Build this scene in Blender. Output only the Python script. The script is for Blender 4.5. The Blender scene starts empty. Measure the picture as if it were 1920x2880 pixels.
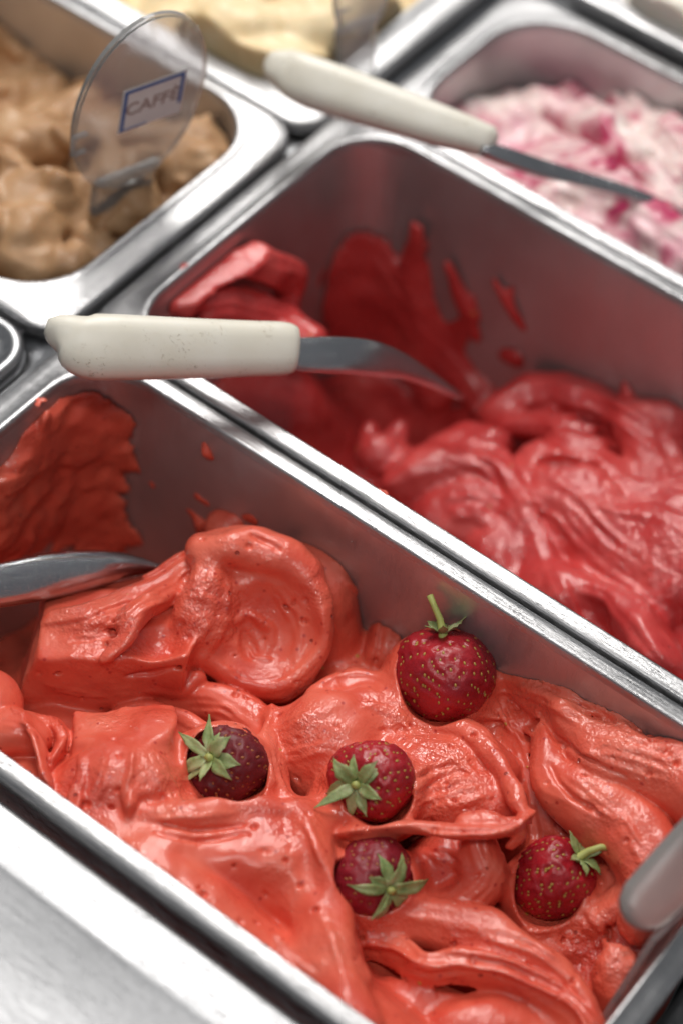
import bpy, bmesh, math, random
import numpy as np
from mathutils import Vector, Matrix

# ------------------------------------------------------------------ camera, world, lamps
sc = bpy.context.scene
COL = sc.collection
CAM_R = np.array([[0.7908843129770406, 0.6086599106137108, 0.06352256841898019], [0.5053341129832785, -0.5910027174671366, -0.6287712002007272], [-0.345165811954541, 0.5293853994569262, -0.7749913942100212]])
CAM_F = 6472.798133467404 / 2880.0            # focal length in picture heights
CAM_C = np.array([0.4032, -0.2848, 0.64])
cam_d = bpy.data.cameras.new('camera'); cam = bpy.data.objects.new('camera', cam_d); COL.objects.link(cam)
cam_d.sensor_fit = 'VERTICAL'; cam_d.sensor_height = 36.0; cam_d.sensor_width = 24.0
cam_d.lens = 36.0 * CAM_F; cam_d.clip_start = 0.02; cam_d.clip_end = 50
r_, d_, f_ = CAM_R
cam.matrix_world = Matrix(((r_[0], -d_[0], -f_[0], CAM_C[0]), (r_[1], -d_[1], -f_[1], CAM_C[1]),
                           (r_[2], -d_[2], -f_[2], CAM_C[2]), (0, 0, 0, 1)))
cam_d.dof.use_dof = True; cam_d.dof.focus_distance = 0.803; cam_d.dof.aperture_fstop = 4.3
cam_d.dof.aperture_blades = 0
sc.camera = cam
W = bpy.data.worlds.new('World'); sc.world = W; W.use_nodes = True
W.node_tree.nodes['Background'].inputs[0].default_value = (0.75, 0.78, 0.82, 1)
W.node_tree.nodes['Background'].inputs[1].default_value = 0.23
def area(name, loc, target, sx, sy, power, col):
    l = bpy.data.lights.new(name, 'AREA'); l.shape = 'RECTANGLE'; l.size = sx; l.size_y = sy
    l.energy = power; l.color = col
    o = bpy.data.objects.new(name, l); COL.objects.link(o); o.location = loc
    o.rotation_euler = (Vector(target) - Vector(loc)).to_track_quat('-Z', 'Y').to_euler()
    return o
for i_ in range(3):          # three fluorescent tubes of one ceiling fitting
    area('ceiling_tube', (-0.58 + 0.15 * i_, 0.72 + .03 * i_, 0.98), (-0.40 + 0.15 * i_, 0.45, 0), 0.04, 1.0, 5.8, (1.0, 0.965, 0.92))
area('case_lamp', (0.30, -0.25, 0.95), (0.16, 0.12, 0), 0.5, 0.03, 3.2, (1.0, 0.97, 0.93))
vs = sc.view_settings; vs.view_transform = 'Standard'; vs.look = 'None'; vs.exposure = -0.08; vs.gamma = 1.0
sc.cycles.use_denoising = True
sc.cycles.max_bounces = 8; sc.cycles.diffuse_bounces = 3; sc.cycles.glossy_bounces = 4; sc.cycles.transmission_bounces = 8
sc.cycles.caustics_reflective = False; sc.cycles.caustics_refractive = False

# ------------------------------------------------------------------ helpers
def at(px, py, z):
    """picture point (1920 x 2880) at height z mm above the pan rims -> world mm"""
    w = CAM_R.T @ np.array([(px - 960) / (CAM_F * 2880), (py - 1440) / (CAM_F * 2880), 1.0])
    return (CAM_C + w * ((z / 1000 - CAM_C[2]) / w[2])) * 1000
def aty(px, py, y):
    w = CAM_R.T @ np.array([(px - 960) / (CAM_F * 2880), (py - 1440) / (CAM_F * 2880), 1.0])
    return (CAM_C + w * ((y / 1000 - CAM_C[1]) / w[1])) * 1000
def atx(px, py, x):
    w = CAM_R.T @ np.array([(px - 960) / (CAM_F * 2880), (py - 1440) / (CAM_F * 2880), 1.0])
    return (CAM_C + w * ((x / 1000 - CAM_C[0]) / w[0])) * 1000
RI = CAM_R[0].copy(); UP = -CAM_R[1].copy(); NO = -CAM_R[2].copy()      # right, up, towards viewer
def unit(v): v = np.asarray(v, float); return v / np.linalg.norm(v)

def mesh_obj(name, verts, faces, mat, parent=None, smooth=True):
    me = bpy.data.meshes.new(name); me.from_pydata([tuple(v) for v in verts], [], faces); me.update()
    if smooth: me.shade_smooth()
    me.materials.append(mat)
    o = bpy.data.objects.new(name, me); COL.objects.link(o); o.parent = parent
    return o
def np_mesh_obj(name, V, Q, mat, parent=None):
    me = bpy.data.meshes.new(name)
    me.vertices.add(len(V)); me.vertices.foreach_set('co', np.ascontiguousarray(V, np.float32).ravel())
    me.loops.add(Q.size); me.loops.foreach_set('vertex_index', np.ascontiguousarray(Q, np.int32).ravel())
    me.polygons.add(len(Q)); me.polygons.foreach_set('loop_start', np.arange(0, Q.size, 4, dtype=np.int32))
    me.update(calc_edges=True); me.validate(); me.shade_smooth(); me.materials.append(mat)
    o = bpy.data.objects.new(name, me); COL.objects.link(o); o.parent = parent
    return o
def tag(o, label, cat, group=None, kind=None):
    if kind: o['kind'] = kind
    if label: o['label'] = label
    if cat: o['category'] = cat
    if group: o['group'] = group
    return o
def thing(name, label, cat, loc=(0, 0, 0), group=None):
    o = bpy.data.objects.new(name, None); o.empty_display_size = 0.02
    COL.objects.link(o); o.location = loc
    return tag(o, label, cat, group)
def place(child_objs, root):
    """keep child meshes, modelled in world space, in place under a root that has its own location"""
    for c in child_objs:
        c.parent = root; c.matrix_parent_inverse = Matrix.Translation(-Vector(root.location))

# ------------------------------------------------------------------ materials
class NT:
    def __init__(s, name):
        s.m = bpy.data.materials.new(name); s.m.use_nodes = True; s.t = s.m.node_tree
        s.b = s.t.nodes['Principled BSDF']
    def n(s, typ, **kw):
        nd = s.t.nodes.new(typ)
        for k, v in kw.items():
            if k in nd.inputs: nd.inputs[k].default_value = v
            else: setattr(nd, k, v)
        return nd
    def l(s, a, b): s.t.links.new(a, b)
    def co(s, scale=(1, 1, 1)):
        tc = s.n('ShaderNodeTexCoord'); mp = s.n('ShaderNodeMapping'); mp.inputs['Scale'].default_value = scale
        s.l(tc.outputs['Object'], mp.inputs['Vector']); return mp.outputs['Vector']
    def noise(s, vec, scale, detail=3, rough=.55, dist=0):
        nd = s.n('ShaderNodeTexNoise'); nd.inputs['Scale'].default_value = scale
        nd.inputs['Detail'].default_value = detail; nd.inputs['Roughness'].default_value = rough
        nd.inputs['Distortion'].default_value = dist; s.l(vec, nd.inputs['Vector']); return nd.outputs['Fac']
    def vor(s, vec, scale, feat='F1'):
        nd = s.n('ShaderNodeTexVoronoi'); nd.feature = feat; nd.inputs['Scale'].default_value = scale
        s.l(vec, nd.inputs['Vector']); return nd
    def ramp(s, fac, stops):
        nd = s.n('ShaderNodeValToRGB'); e = nd.color_ramp.elements
        while len(e) < len(stops): e.new(0.5)
        for el, (p, c) in zip(e, stops):
            el.position = p; el.color = c if len(c) == 4 else (*c, 1)
        s.l(fac, nd.inputs['Fac']); return nd.outputs['Color']
    def mix(s, fac, a, b, mode='MIX'):
        nd = s.n('ShaderNodeMix'); nd.data_type = 'RGBA'; nd.blend_type = mode
        for src, i in ((fac, 0), (a, 6), (b, 7)):
            if hasattr(src, 'links'): s.l(src, nd.inputs[i])
            else: nd.inputs[i].default_value = src if i == 0 else (*src, 1)[:4]
        return nd.outputs[2]
    def math(s, op, a, b=0.0, c=None):
        nd = s.n('ShaderNodeMath'); nd.operation = op
        for i, v in enumerate((a, b) if c is None else (a, b, c)):
            if hasattr(v, 'links'): s.l(v, nd.inputs[i])
            else: nd.inputs[i].default_value = v
        return nd.outputs[0]
    def bump(s, h, dist, strength=1.0, prev=None):
        nd = s.n('ShaderNodeBump'); nd.inputs['Distance'].default_value = dist; nd.inputs['Strength'].default_value = strength
        s.l(h, nd.inputs['Height'])
        if prev is not None: s.l(prev, nd.inputs['Normal'])
        return nd.outputs['Normal']

def gelato_mat(name, base, dark, pale, sss=.18, seeds=True, rough=(.28, .52), wet=.0011, spec=.5, tint=None, coat=.25):
    N = NT(name); b = N.b; v = N.co()
    big = N.noise(v, 38, 3)
    col = N.ramp(big, [(.30, dark), (.5, base), (.72, pale)])
    fine = N.noise(v, 700, 2)
    col = N.mix(N.math('MULTIPLY', N.math('SUBTRACT', fine, .45), .5), col, pale)
    if tint:
        n2 = N.noise(v, tint[1], 3, .6, 1.0)
        col = N.mix(N.ramp(n2, [(tint[2], (0, 0, 0)), (tint[3], (1, 1, 1))]), col, tint[0])
    if seeds:
        bits = N.vor(v, 210); m = N.ramp(bits.outputs['Distance'], [(.08, (1, 1, 1)), (.19, (0, 0, 0))])
        sel = N.n('ShaderNodeSeparateColor'); N.l(bits.outputs['Color'], sel.inputs[0])
        on = N.math('GREATER_THAN', sel.outputs[0], .45)
        col = N.mix(N.math('MULTIPLY', N.math('MULTIPLY', m, on), .8), col, (.42, .02, .018))
        sd = N.vor(v, 100); ms = N.ramp(sd.outputs['Distance'], [(.055, (1, 1, 1)), (.085, (0, 0, 0))])
        se2 = N.n('ShaderNodeSeparateColor'); N.l(sd.outputs['Color'], se2.inputs[0])
        on2 = N.math('GREATER_THAN', se2.outputs[1], .78)
        seedm = N.math('MULTIPLY', ms, on2)
        col = N.mix(seedm, col, (.55, .30, .05))
        pit = N.math('MULTIPLY', ms, N.math('LESS_THAN', se2.outputs[1], .30))
        col = N.mix(N.math('MULTIPLY', pit, .7), col, (.25, .02, .015))
    N.l(col, b.inputs['Base Color'])
    # melt film: crinkled where the skin is torn, nearly flat elsewhere
    w1 = N.noise(v, 330, 2, .5); w2 = N.noise(v, 780, 1, .5); patch = N.noise(v, 60, 2); gr = N.noise(v, 1900, 2, .6)
    tn = N.n('ShaderNodeAttribute'); tn.attribute_name = 'torn'
    pm = N.math('ADD', N.math('MULTIPLY', N.ramp(patch, [(.46, (.0, .0, .0)), (.62, (1, 1, 1))]), .40), tn.outputs['Fac'])
    pm = N.math('MINIMUM', N.math('ADD', pm, .07), 1.0)
    h = N.math('MULTIPLY', N.math('ADD', w1, N.math('MULTIPLY', w2, .60)), pm)
    hg = N.math('ADD', h, N.math('MULTIPLY', gr, .05))
    if seeds:
        hg = N.math('ADD', hg, N.math('MULTIPLY', seedm, .25)); hg = N.math('SUBTRACT', hg, N.math('MULTIPLY', pit, .8))
    N.l(N.bump(hg, wet * .8), b.inputs['Normal'])
    N.l(N.bump(hg, wet * 1.15), b.inputs['Coat Normal'])
    N.l(N.math('MULTIPLY', N.math('ADD', N.math('MULTIPLY', pm, .8), .2), coat), b.inputs['Coat Weight'])
    b.inputs['Coat Roughness'].default_value = .06; b.inputs['Coat IOR'].default_value = 1.5
    rr = N.ramp(N.noise(v, 90, 3), [(.35, (rough[0],) * 3), (.7, (rough[1],) * 3)])
    N.l(rr, b.inputs['Roughness'])
    b.inputs['Specular IOR Level'].default_value = spec
    b.inputs['Subsurface Weight'].default_value = sss
    b.inputs['Subsurface Radius'].default_value = (1.0, .32, .2); b.inputs['Subsurface Scale'].default_value = .003
    return N.m
M_A = gelato_mat('strawberry_gelato', (.73, .110, .064), (.64, .070, .042), (.79, .165, .102), coat=.85, sss=.10)
M_B = gelato_mat('red_gelato', (.56, .044, .042), (.46, .028, .028), (.65, .085, .076), rough=(.25, .48), coat=1.0)
M_D = gelato_mat('coffee_gelato', (.42, .235, .115), (.29, .15, .065), (.52, .32, .175), seeds=False, rough=(.45, .65), wet=.0006, coat=.05)
M_E = gelato_mat('vanilla_gelato', (.80, .62, .36), (.72, .50, .24), (.86, .72, .48), seeds=False, rough=(.4, .65), wet=.0004)
M_C = gelato_mat('cherry_cream_gelato', (.78, .58, .56), (.66, .32, .38), (.84, .74, .70), seeds=False, rough=(.3, .55), tint=((.48, .04, .12), 40, .48, .66))
M_F = gelato_mat('cream_gelato', (.84, .79, .70), (.78, .70, .58), (.88, .85, .78), seeds=False, rough=(.4, .6), wet=.0004)
M_K = gelato_mat('chocolate_gelato', (.06, .030, .018), (.045, .022, .012), (.09, .05, .03), seeds=False, rough=(.4, .6), wet=.0004)

def steel_mat(name, col=(.62, .62, .63), rough=(.20, .36), streak=(60, 60, 60), bumpd=.00004, metal=1.0):
    N = NT(name); b = N.b; v = N.co()
    b.inputs['Metallic'].default_value = metal
    n1 = N.noise(v, 22, 5, .6); vs_ = N.co(streak); n2 = N.noise(vs_, 14, 4, .6)
    c = N.mix(N.ramp(n1, [(.35, (0, 0, 0)), (.7, (1, 1, 1))]), tuple(x * .86 for x in col), col)
    N.l(c, b.inputs['Base Color'])
    r = N.math('ADD', N.math('MULTIPLY', n1, .5), N.math('MULTIPLY', n2, .5))
    N.l(N.ramp(r, [(.3, (rough[0],) * 3), (.7, (rough[1],) * 3)]), b.inputs['Roughness'])
    sm = N.noise(v, 700, 3, .7)
    sv = N.co(tuple(q * 1.0 for q in streak)); sc_ = N.ramp(N.noise(sv, 60, 2, .7, .8), [(.60, (0, 0, 0)), (.66, (1, 1, 1))])
    N.l(N.bump(N.math('SUBTRACT', N.math('ADD', n2, N.math('MULTIPLY', sm, .6)), N.math('MULTIPLY', sc_, .5)), bumpd), b.inputs['Normal'])
    return N.m
M_RIM = steel_mat('rim_steel', (.50, .50, .51), (.24, .52), (5, 60, 60), .00013)
M_WALL = steel_mat('basin_steel', (.60, .595, .60), (.28, .50), (30, 30, 3), .00007, .80)
M_CNT = steel_mat('counter_steel', (.47, .475, .49), (.36, .56), (3, 40, 40), .00009)
M_BLADE = steel_mat('blade_steel', (.55, .56, .58), (.10, .22), (8, 60, 60), .00004)
M_LID = steel_mat('lid_steel', (.42, .425, .44), (.28, .45), (20, 20, 20), .00005)
def plain(name, col, rough=.5, metal=0, **kw):
    N = NT(name); b = N.b; v = N.co()
    n = N.noise(v, 120, 4, .6)
    N.l(N.mix(n, tuple(c * .88 for c in col), tuple(min(1, c * 1.08) for c in col)), b.inputs['Base Color'])
    b.inputs['Roughness'].default_value = rough; b.inputs['Metallic'].default_value = metal
    for k, x in kw.items(): b.inputs[k.replace('_', ' ')].default_value = x
    return N.m
M_DARK = plain('dark_steel', (.05, .05, .052), .5, 0)
def handle_mat():
    N = NT('ivory_handle'); b = N.b; v = N.co()
    c = N.ramp(N.noise(v, 40, 3), [(.3, (.72, .68, .58)), (.7, (.80, .77, .69))])
    vs_ = N.co((14, 60, 60)); scr = N.noise(vs_, 9, 4, .75, 1.5)
    m = N.ramp(scr, [(.60, (0, 0, 0)), (.66, (1, 1, 1))])
    pt = N.ramp(N.noise(v, 55, 2), [(.48, (0, 0, 0)), (.62, (1, 1, 1))])
    c = N.mix(N.math('MULTIPLY', N.math('MULTIPLY', m, pt), .75), c, (.28, .20, .11))
    N.l(c, b.inputs['Base Color']); b.inputs['Roughness'].default_value = .38
    N.l(N.bump(N.math('SUBTRACT', N.math('MULTIPLY', N.noise(v, 160, 2), .6), N.math('MULTIPLY', m, pt)), .00010), b.inputs['Normal'])
    b.inputs['Subsurface Weight'].default_value = .12; b.inputs['Subsurface Radius'].default_value = (1, .8, .6); b.inputs['Subsurface Scale'].default_value = .002
    return N.m
M_HAN = handle_mat()
def clear_mat():
    N = NT('clear_plastic'); b = N.b; v = N.co()
    b.inputs['Base Color'].default_value = (.95, .95, .95, 1)
    b.inputs['Transmission Weight'].default_value = .74; b.inputs['IOR'].default_value = 1.25
    N.l(N.ramp(N.noise(v, 180, 4, .7), [(.4, (.05,) * 3), (.75, (.30,) * 3)]), b.inputs['Roughness'])
    return N.m
M_CLR = clear_mat()
M_FROST = plain('frosted_plastic', (.66, .66, .64), .35, 0, Transmission_Weight=.72)
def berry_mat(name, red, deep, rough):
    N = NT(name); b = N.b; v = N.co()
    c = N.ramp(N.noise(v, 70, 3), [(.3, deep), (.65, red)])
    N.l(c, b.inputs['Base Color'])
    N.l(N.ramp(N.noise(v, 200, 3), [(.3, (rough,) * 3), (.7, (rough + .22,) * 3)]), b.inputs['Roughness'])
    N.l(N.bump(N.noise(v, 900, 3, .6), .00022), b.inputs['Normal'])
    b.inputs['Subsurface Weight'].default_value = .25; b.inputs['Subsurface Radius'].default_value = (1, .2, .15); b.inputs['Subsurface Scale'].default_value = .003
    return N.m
M_BER = berry_mat('strawberry_skin', (.44, .016, .024), (.24, .008, .016), .20)
M_BERD = berry_mat('dark_strawberry_skin', (.17, .008, .014), (.085, .005, .010), .38)
M_SEED = plain('strawberry_seed', (.42, .26, .055), .4)
M_SEEDD = plain('dark_strawberry_seed', (.34, .10, .03), .45)
def leaf_mat():
    N = NT('sepal_green'); b = N.b; v = N.co()
    c = N.ramp(N.noise(v, 160, 3), [(.3, (.16, .22, .07)), (.5, (.28, .34, .13)), (.72, (.46, .48, .26))])
    N.l(c, b.inputs['Base Color']); b.inputs['Roughness'].default_value = .5
    N.l(N.bump(N.noise(v, 900, 2), .0002), b.inputs['Normal'])
    b.inputs['Subsurface Weight'].default_value = .15; b.inputs['Subsurface Scale'].default_value = .001
    return N.m
M_LEAF = leaf_mat()
M_STEM = plain('stem_green', (.40, .42, .12), .5)
M_PAPER = plain('sticker_paper', (.84, .83, .81), .55)
M_BLUE = plain('sticker_blue', (.045, .14, .40), .5)
M_INK = plain('sticker_ink', (.40, .30, .27), .6)

# ------------------------------------------------------------------ setting: counter, well
def prism_x(name, prof, x0, x1, mat, parent=None, close=False):
    """profile of (y, z) mm swept along x"""
    n = len(prof); V = [(x / 1000, y / 1000, z / 1000) for x in (x0, x1) for y, z in prof]
    F = [(i, i + 1, n + i + 1, n + i) for i in range(n - 1)]
    if close: F.append((n - 1, 0, n, 2 * n - 1)); F += [tuple(range(n))[::-1], tuple(range(n, 2 * n))]
    return mesh_obj(name, V, F, mat, parent)
def arc(cx, cz, r, a0, a1, n=6):
    return [(cx + r * math.cos(math.radians(a0 + (a1 - a0) * i / n)), cz + r * math.sin(math.radians(a0 + (a1 - a0) * i / n))) for i in range(n + 1)]
cp = [(-10.5, -60), (-10.5, -13)] + arc(-13.5, -9.5, 3.0, 0, 80, 6) + [(-20, -6.2), (-26, -6.0), (-29, -5.6), (-30, -5.9), (-32, -6.6), (-60, -8.8), (-120, -9), (-420, -9.5), (-420, -60)]
counter = prism_x('counter', cp[::-1], -260, 720, M_CNT); tag(counter, None, None, kind='structure')
well = mesh_obj('well_floor', [(-.42, -.02, -.20), (.72, -.02, -.20), (.72, .72, -.20), (-.42, .72, -.20)], [(0, 1, 2, 3)], M_DARK)
tag(well, None, None, kind='structure')
def bar(name, x0, x1, y0, y1, z0, z1, mat, bev=1.0):
    bm = bmesh.new(); bmesh.ops.create_cube(bm, size=1)
    for v in bm.verts:
        v.co = Vector(((x0 + x1) / 2 + v.co.x * (x1 - x0), (y0 + y1) / 2 + v.co.y * (y1 - y0), (z0 + z1) / 2 + v.co.z * (z1 - z0))) / 1000
    bmesh.ops.bevel(bm, geom=bm.edges[:], offset=bev / 1000, segments=2, affect='EDGES')
    me = bpy.data.meshes.new(name); bm.to_mesh(me); bm.free(); me.shade_smooth(); me.materials.append(mat)
    o = bpy.data.objects.new(name, me); COL.objects.link(o); return o
for bx_ in ((-34, -4, -13, 640), (-4, 318, 156, 168), (-4, 318, 327, 339.5), (-4, 318, 443, 459), (-260, -34, 147, 160.5), (-260, -34, 300.5, 313)):
    tag(bar('support_bar', *bx_, -24, -9.5, M_LID), None, None, kind='structure')
tag(bar('side_counter', 313.6, 700, -13, 640, -30, -8, M_LID, 2.5), None, None, kind='structure')

# ------------------------------------------------------------------ steel pans
def rrect(x0, x1, y0, y1, r, nc=10, ns=6):
    P = []
    cs = [(x1 - r, y1 - r, 0), (x0 + r, y1 - r, 90), (x0 + r, y0 + r, 180), (x1 - r, y0 + r, 270)]
    for k, (cx, cy, a0) in enumerate(cs):
        for i in range(nc + 1):
            a = math.radians(a0 + 90 * i / nc); P.append((cx + r * math.cos(a), cy + r * math.sin(a), math.cos(a) ** 2))
        nx = cs[(k + 1) % 4]; a = math.radians(a0 + 90)
        q0 = (cx + r * math.cos(a), cy + r * math.sin(a)); q1 = (nx[0] + r * math.cos(a), nx[1] + r * math.sin(a))
        for i in range(1, ns): P.append((q0[0] + (q1[0] - q0[0]) * i / ns, q0[1] + (q1[1] - q0[1]) * i / ns, math.cos(a) ** 2))
    return P
def loft(name, loops, mat, parent=None, cap=False):
    n = len(loops[0]); V = [tuple(c / 1000 for c in p) for L in loops for p in L]; F = []
    for j in range(len(loops) - 1):
        for i in range(n):
            F.append((j * n + i, j * n + (i + 1) % n, (j + 1) * n + (i + 1) % n, (j + 1) * n + i))
    if cap: F.append(tuple(range((len(loops) - 1) * n, len(loops) * n)))
    return mesh_obj(name, V, F, mat, parent)
def make_pan(x0, x1, y0, y1, label, depth=150, r=26, wl=13, wr=9, wf=7, wb=7, slope=1.0, group=None, rim=None, zo=0):
    t = thing('steel_pan', label, 'pan', ((x0 + x1) / 2000, (y0 + y1) / 2000, -depth / 1000), group)
    def loop(o, z, ze):       # o: share of the flange width 0..1 (negative: mm inward)
        if o < 0: P = rrect(x0 - o, x1 + o, y0 - o, y1 + o, max(r + o, 6))
        else: P = rrect(x0 - o * wl, x1 + o * wr, y0 - o * wf, y1 + o * wb, r + (14 - r) * min(1, max(0, (o - .15) / .7)))
        return [(p[0], p[1], z + (ze - z) * p[2] + zo) for p in P]
    rim_l = [loop(-.9, -3.2, -3.2), loop(-.35, -1.3, -1.3), loop(0.0, -.35, -.3), loop(.06, 0, .15), loop(.13, .05, .2), loop(.22, 0, -.3),
             loop(.30, -.05, -.8), loop(.6, -.15, -.8 - slope * .5), loop(.90, -.4, -.9 - slope), loop(.97, -.9, -1.4 - slope), loop(1.0, -1.8, -2.3 - slope), loop(1.01, -6, -6.5 - slope)]
    a = loft('rim', rim_l[::-1], rim or M_RIM)
    bas = [loop(-.9, -3.2, -3.2), loop(-1.3, -8, -8)] + [loop(-1.3 - 4.0 * k / 8, -8 - (depth - 22) * k / 8, -8 - (depth - 22) * k / 8) for k in range(1, 9)]
    bas += [loop(-7.5, -depth + 8, -depth + 8), loop(-11, -depth + 3, -depth + 3), loop(-18, -depth, -depth)]
    b = loft('basin', bas, M_WALL, cap=True)
    place([a, b], t); return t
make_pan(0, 303, 0, 154, 'steel pan of orange strawberry gelato with whole strawberries')
make_pan(-2, 303, 170, 325, 'half emptied steel pan of deep red gelato behind the strawberry pan')
make_pan(4, 310, 339, 440, 'steel pan of white gelato streaked with cherry pink', r=34, wf=5, zo=-3)
make_pan(-215, -33, 158, 298, 'steel pan of light brown coffee gelato', wr=15, wf=10, wb=5, wl=14, slope=0, r=30)
make_pan(-240, -33, 316, 468, 'steel pan of pale yellow vanilla gelato', wr=17, wf=12, wl=14, slope=0, r=30)
make_pan(20, 310, 462, 600, 'steel pan of plain white cream gelato at the top right', r=30)
lid_l = []
for o, z in ((0, -8), (0, -2), (1, -.6), (2.6, 0), (4.2, -.5), (6, -2.6), (9, -3.2), (40, -3.4), (64, -3.5)):
    lid_l.append([(p[0], p[1], z) for p in rrect(-215 + o, -19 - o, -6 + o, 145 - o, max(16 - o * .5, 4))])
lid = loft('flat_cover', lid_l, M_LID, cap=True)
tag(lid, 'flat grey steel cover with a raised edge left of the white spatula handle', 'cover')

# ------------------------------------------------------------------ gelato: signed distance sculpting
rng = np.random.default_rng(7)
def bspl(n, cells, step):
    """n samples spaced step (in cells) -> cubic B-spline weight matrix n x cells"""
    u = np.arange(n) * step; i = np.floor(u).astype(int); t = u - i
    w = np.stack([(1 - t) ** 3, 3 * t ** 3 - 6 * t ** 2 + 4, -3 * t ** 3 + 3 * t ** 2 + 3 * t + 1, t ** 3], 1) / 6
    Bm = np.zeros((n, cells), np.float32)
    for k in range(4): Bm[np.arange(n), i + k] += w[:, k]
    return Bm
class Field:
    def __init__(s, lo, hi, vox, seed, warp=((26, 3.0), (9, 1.0), (4, .35))):
        s.lo = np.array(lo, float); s.v = vox; s.n = np.ceil((np.array(hi) - s.lo) / vox).astype(int) + 1
        s.ax = [(s.lo[i] + np.arange(s.n[i]) * vox).astype(np.float32) for i in range(3)]
        s.torn = None; s.kf = 1.0; s.rng = np.random.default_rng(seed); s.d = np.full(s.n, 60, np.float32)
        s.P = [np.broadcast_to(a.reshape([-1 if j == i else 1 for j in range(3)]), s.n).astype(np.float32) for i, a in enumerate(s.ax)]
        for cell, amp in warp:
            for i in range(3): s.P[i] += s.noise(cell) * amp
    def noise(s, cell):
        cell = (cell,) * 3 if np.isscalar(cell) else cell
        c = [int(s.n[i] * s.v / cell[i]) + 5 for i in range(3)]
        A = s.rng.standard_normal(c).astype(np.float32)
        for i in range(3):
            A = np.tensordot(bspl(s.n[i], c[i], s.v / cell[i]), A, axes=(1, i)); A = np.moveaxis(A, 0, i)
        return A / .33 * .5
    def sl(s, lo, hi, pad=6):
        a = np.clip(np.floor((np.asarray(lo) - pad - s.lo) / s.v).astype(int), 0, s.n); b = np.clip(np.ceil((np.asarray(hi) + pad - s.lo) / s.v).astype(int) + 1, 0, s.n)
        return tuple(slice(a[i], b[i]) for i in range(3))
    def put(s, S, nd, k, op='add'):
        a = s.d[S]; k = k * s.kf
        if op == 'add':
            h = np.maximum(k - np.abs(a - nd), 0) / k; s.d[S] = np.minimum(a, nd) - h * h * k * .25
        else:
            nd = -nd; h = np.maximum(k - np.abs(a - nd), 0) / k; s.d[S] = np.maximum(a, nd) + h * h * k * .25
    def base(s, pts, sig=26):
        """height field through control points (world mm), Gaussian weights"""
        X, Y, Z = s.P; x = X[:, :, 0]; y = Y[:, :, 0]; num = np.zeros_like(x); den = np.zeros_like(x) + 1e-9
        for p in pts:
            w = np.exp(-((x - p[0]) ** 2 + (y - p[1]) ** 2) / (2 * sig * sig)) + 1e-7; num += w * p[2]; den += w
        h = num / den; s.d = np.minimum(s.d, (Z - h[:, :, None]) * .8).astype(np.float32)
    def ell(s, c, r, axes=None, k=3, op='add', rough=0):
        A = np.eye(3) if axes is None else np.array(axes, float); R = max(r); S = s.sl(np.array(c) - R, np.array(c) + R, k + 5)
        if min(q.stop - q.start for q in S) <= 0: return
        w = [s.P[i][S] - c[i] for i in range(3)]; q = [w[0] * A[j, 0] + w[1] * A[j, 1] + w[2] * A[j, 2] for j in range(3)]
        k0 = np.sqrt(sum((q[j] / r[j]) ** 2 for j in range(3))) + 1e-6; k1 = np.sqrt(sum((q[j] / r[j] ** 2) ** 2 for j in range(3))) + 1e-6
        s.put(S, k0 * (k0 - 1) / k1, k, op)
    def poly(s, c, R, planes, rnd=3, k=3, op='add'):
        """convex block about c: planes (normal, distance)"""
        S = s.sl(np.array(c) - R, np.array(c) + R, 2); w = [s.P[i][S] - c[i] for i in range(3)]; d = None
        for nrm, dist in planes:
            u = unit(nrm); e = w[0] * u[0] + w[1] * u[1] + w[2] * u[2] - dist
            if d is None: d = e
            else:
                h = np.maximum(rnd - np.abs(d - e), 0) / rnd; d = np.maximum(d, e) + h * h * rnd * .25
        s.put(S, d, k, op)
    def stroke(s, pts, k=2.5, prof='ell', up=None, op='add', stri=0, sf=.7, world=False):
        """pts: (px, py, z, half width, half height[, roll deg]); swept body along a smooth path"""
        up = NO if up is None else unit(up)
        C = np.array([p[:3] if world else at(*p[:3]) for p in pts], float); Rr = np.array([(*p[3:], 0)[:3] for p in pts], float)
        D = np.concatenate([C, Rr], 1); D = np.concatenate([2 * D[:1] - D[1:2], D, 2 * D[-1:] - D[-2:-1]]); out = []
        for i in range(1, len(D) - 2):
            m = max(2, int(np.linalg.norm(D[i + 1, :3] - D[i, :3]) / 2.2))
            for t in np.arange(m) / m:
                a, b, c, d = D[i - 1:i + 3]; out.append(.5 * (2 * b + (c - a) * t + (2 * a - 5 * b + 4 * c - d) * t * t + (3 * b - a - 3 * c + d) * t ** 3))
        out.append(D[-2]); out = np.array(out); out[:, 3:5] = np.maximum(out[:, 3:5], .4)
        mr = out[:, 3:5].max(); S = s.sl(out[:, :3].min(0) - mr, out[:, :3].max(0) + mr, k + 5)
        if min(q.stop - q.start for q in S) <= 0: return
        nd = np.full([q.stop - q.start for q in S], 50, np.float32); prof1 = np.interp(np.arange(400), np.arange(0, 400), s.rng.standard_normal(400))
        run = 0
        for i in range(len(out) - 1):
            p0, p1 = out[i, :3], out[i + 1, :3]; dv = p1 - p0; L = np.linalg.norm(dv)
            if L < 1e-6: continue
            T = dv / L; Bv = np.cross(T, up); Bv = unit(Bv) if np.linalg.norm(Bv) > 1e-3 else RI; Nn = np.cross(Bv, T); ro = math.radians(out[i, 5])
            Bv, Nn = Bv * math.cos(ro) + Nn * math.sin(ro), Nn * math.cos(ro) - Bv * math.sin(ro)
            rr = max(out[i, 3:5].max(), out[i + 1, 3:5].max()); G = s.sl(np.minimum(p0, p1) - rr, np.maximum(p0, p1) + rr, k + 4)
            if min(q.stop - q.start for q in G) <= 0: continue
            w = [s.P[j][G] - p0[j] for j in range(3)]; tt = np.clip((w[0] * T[0] + w[1] * T[1] + w[2] * T[2]) / L, 0, 1)
            w = [w[j] - tt * dv[j] for j in range(3)]
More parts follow.
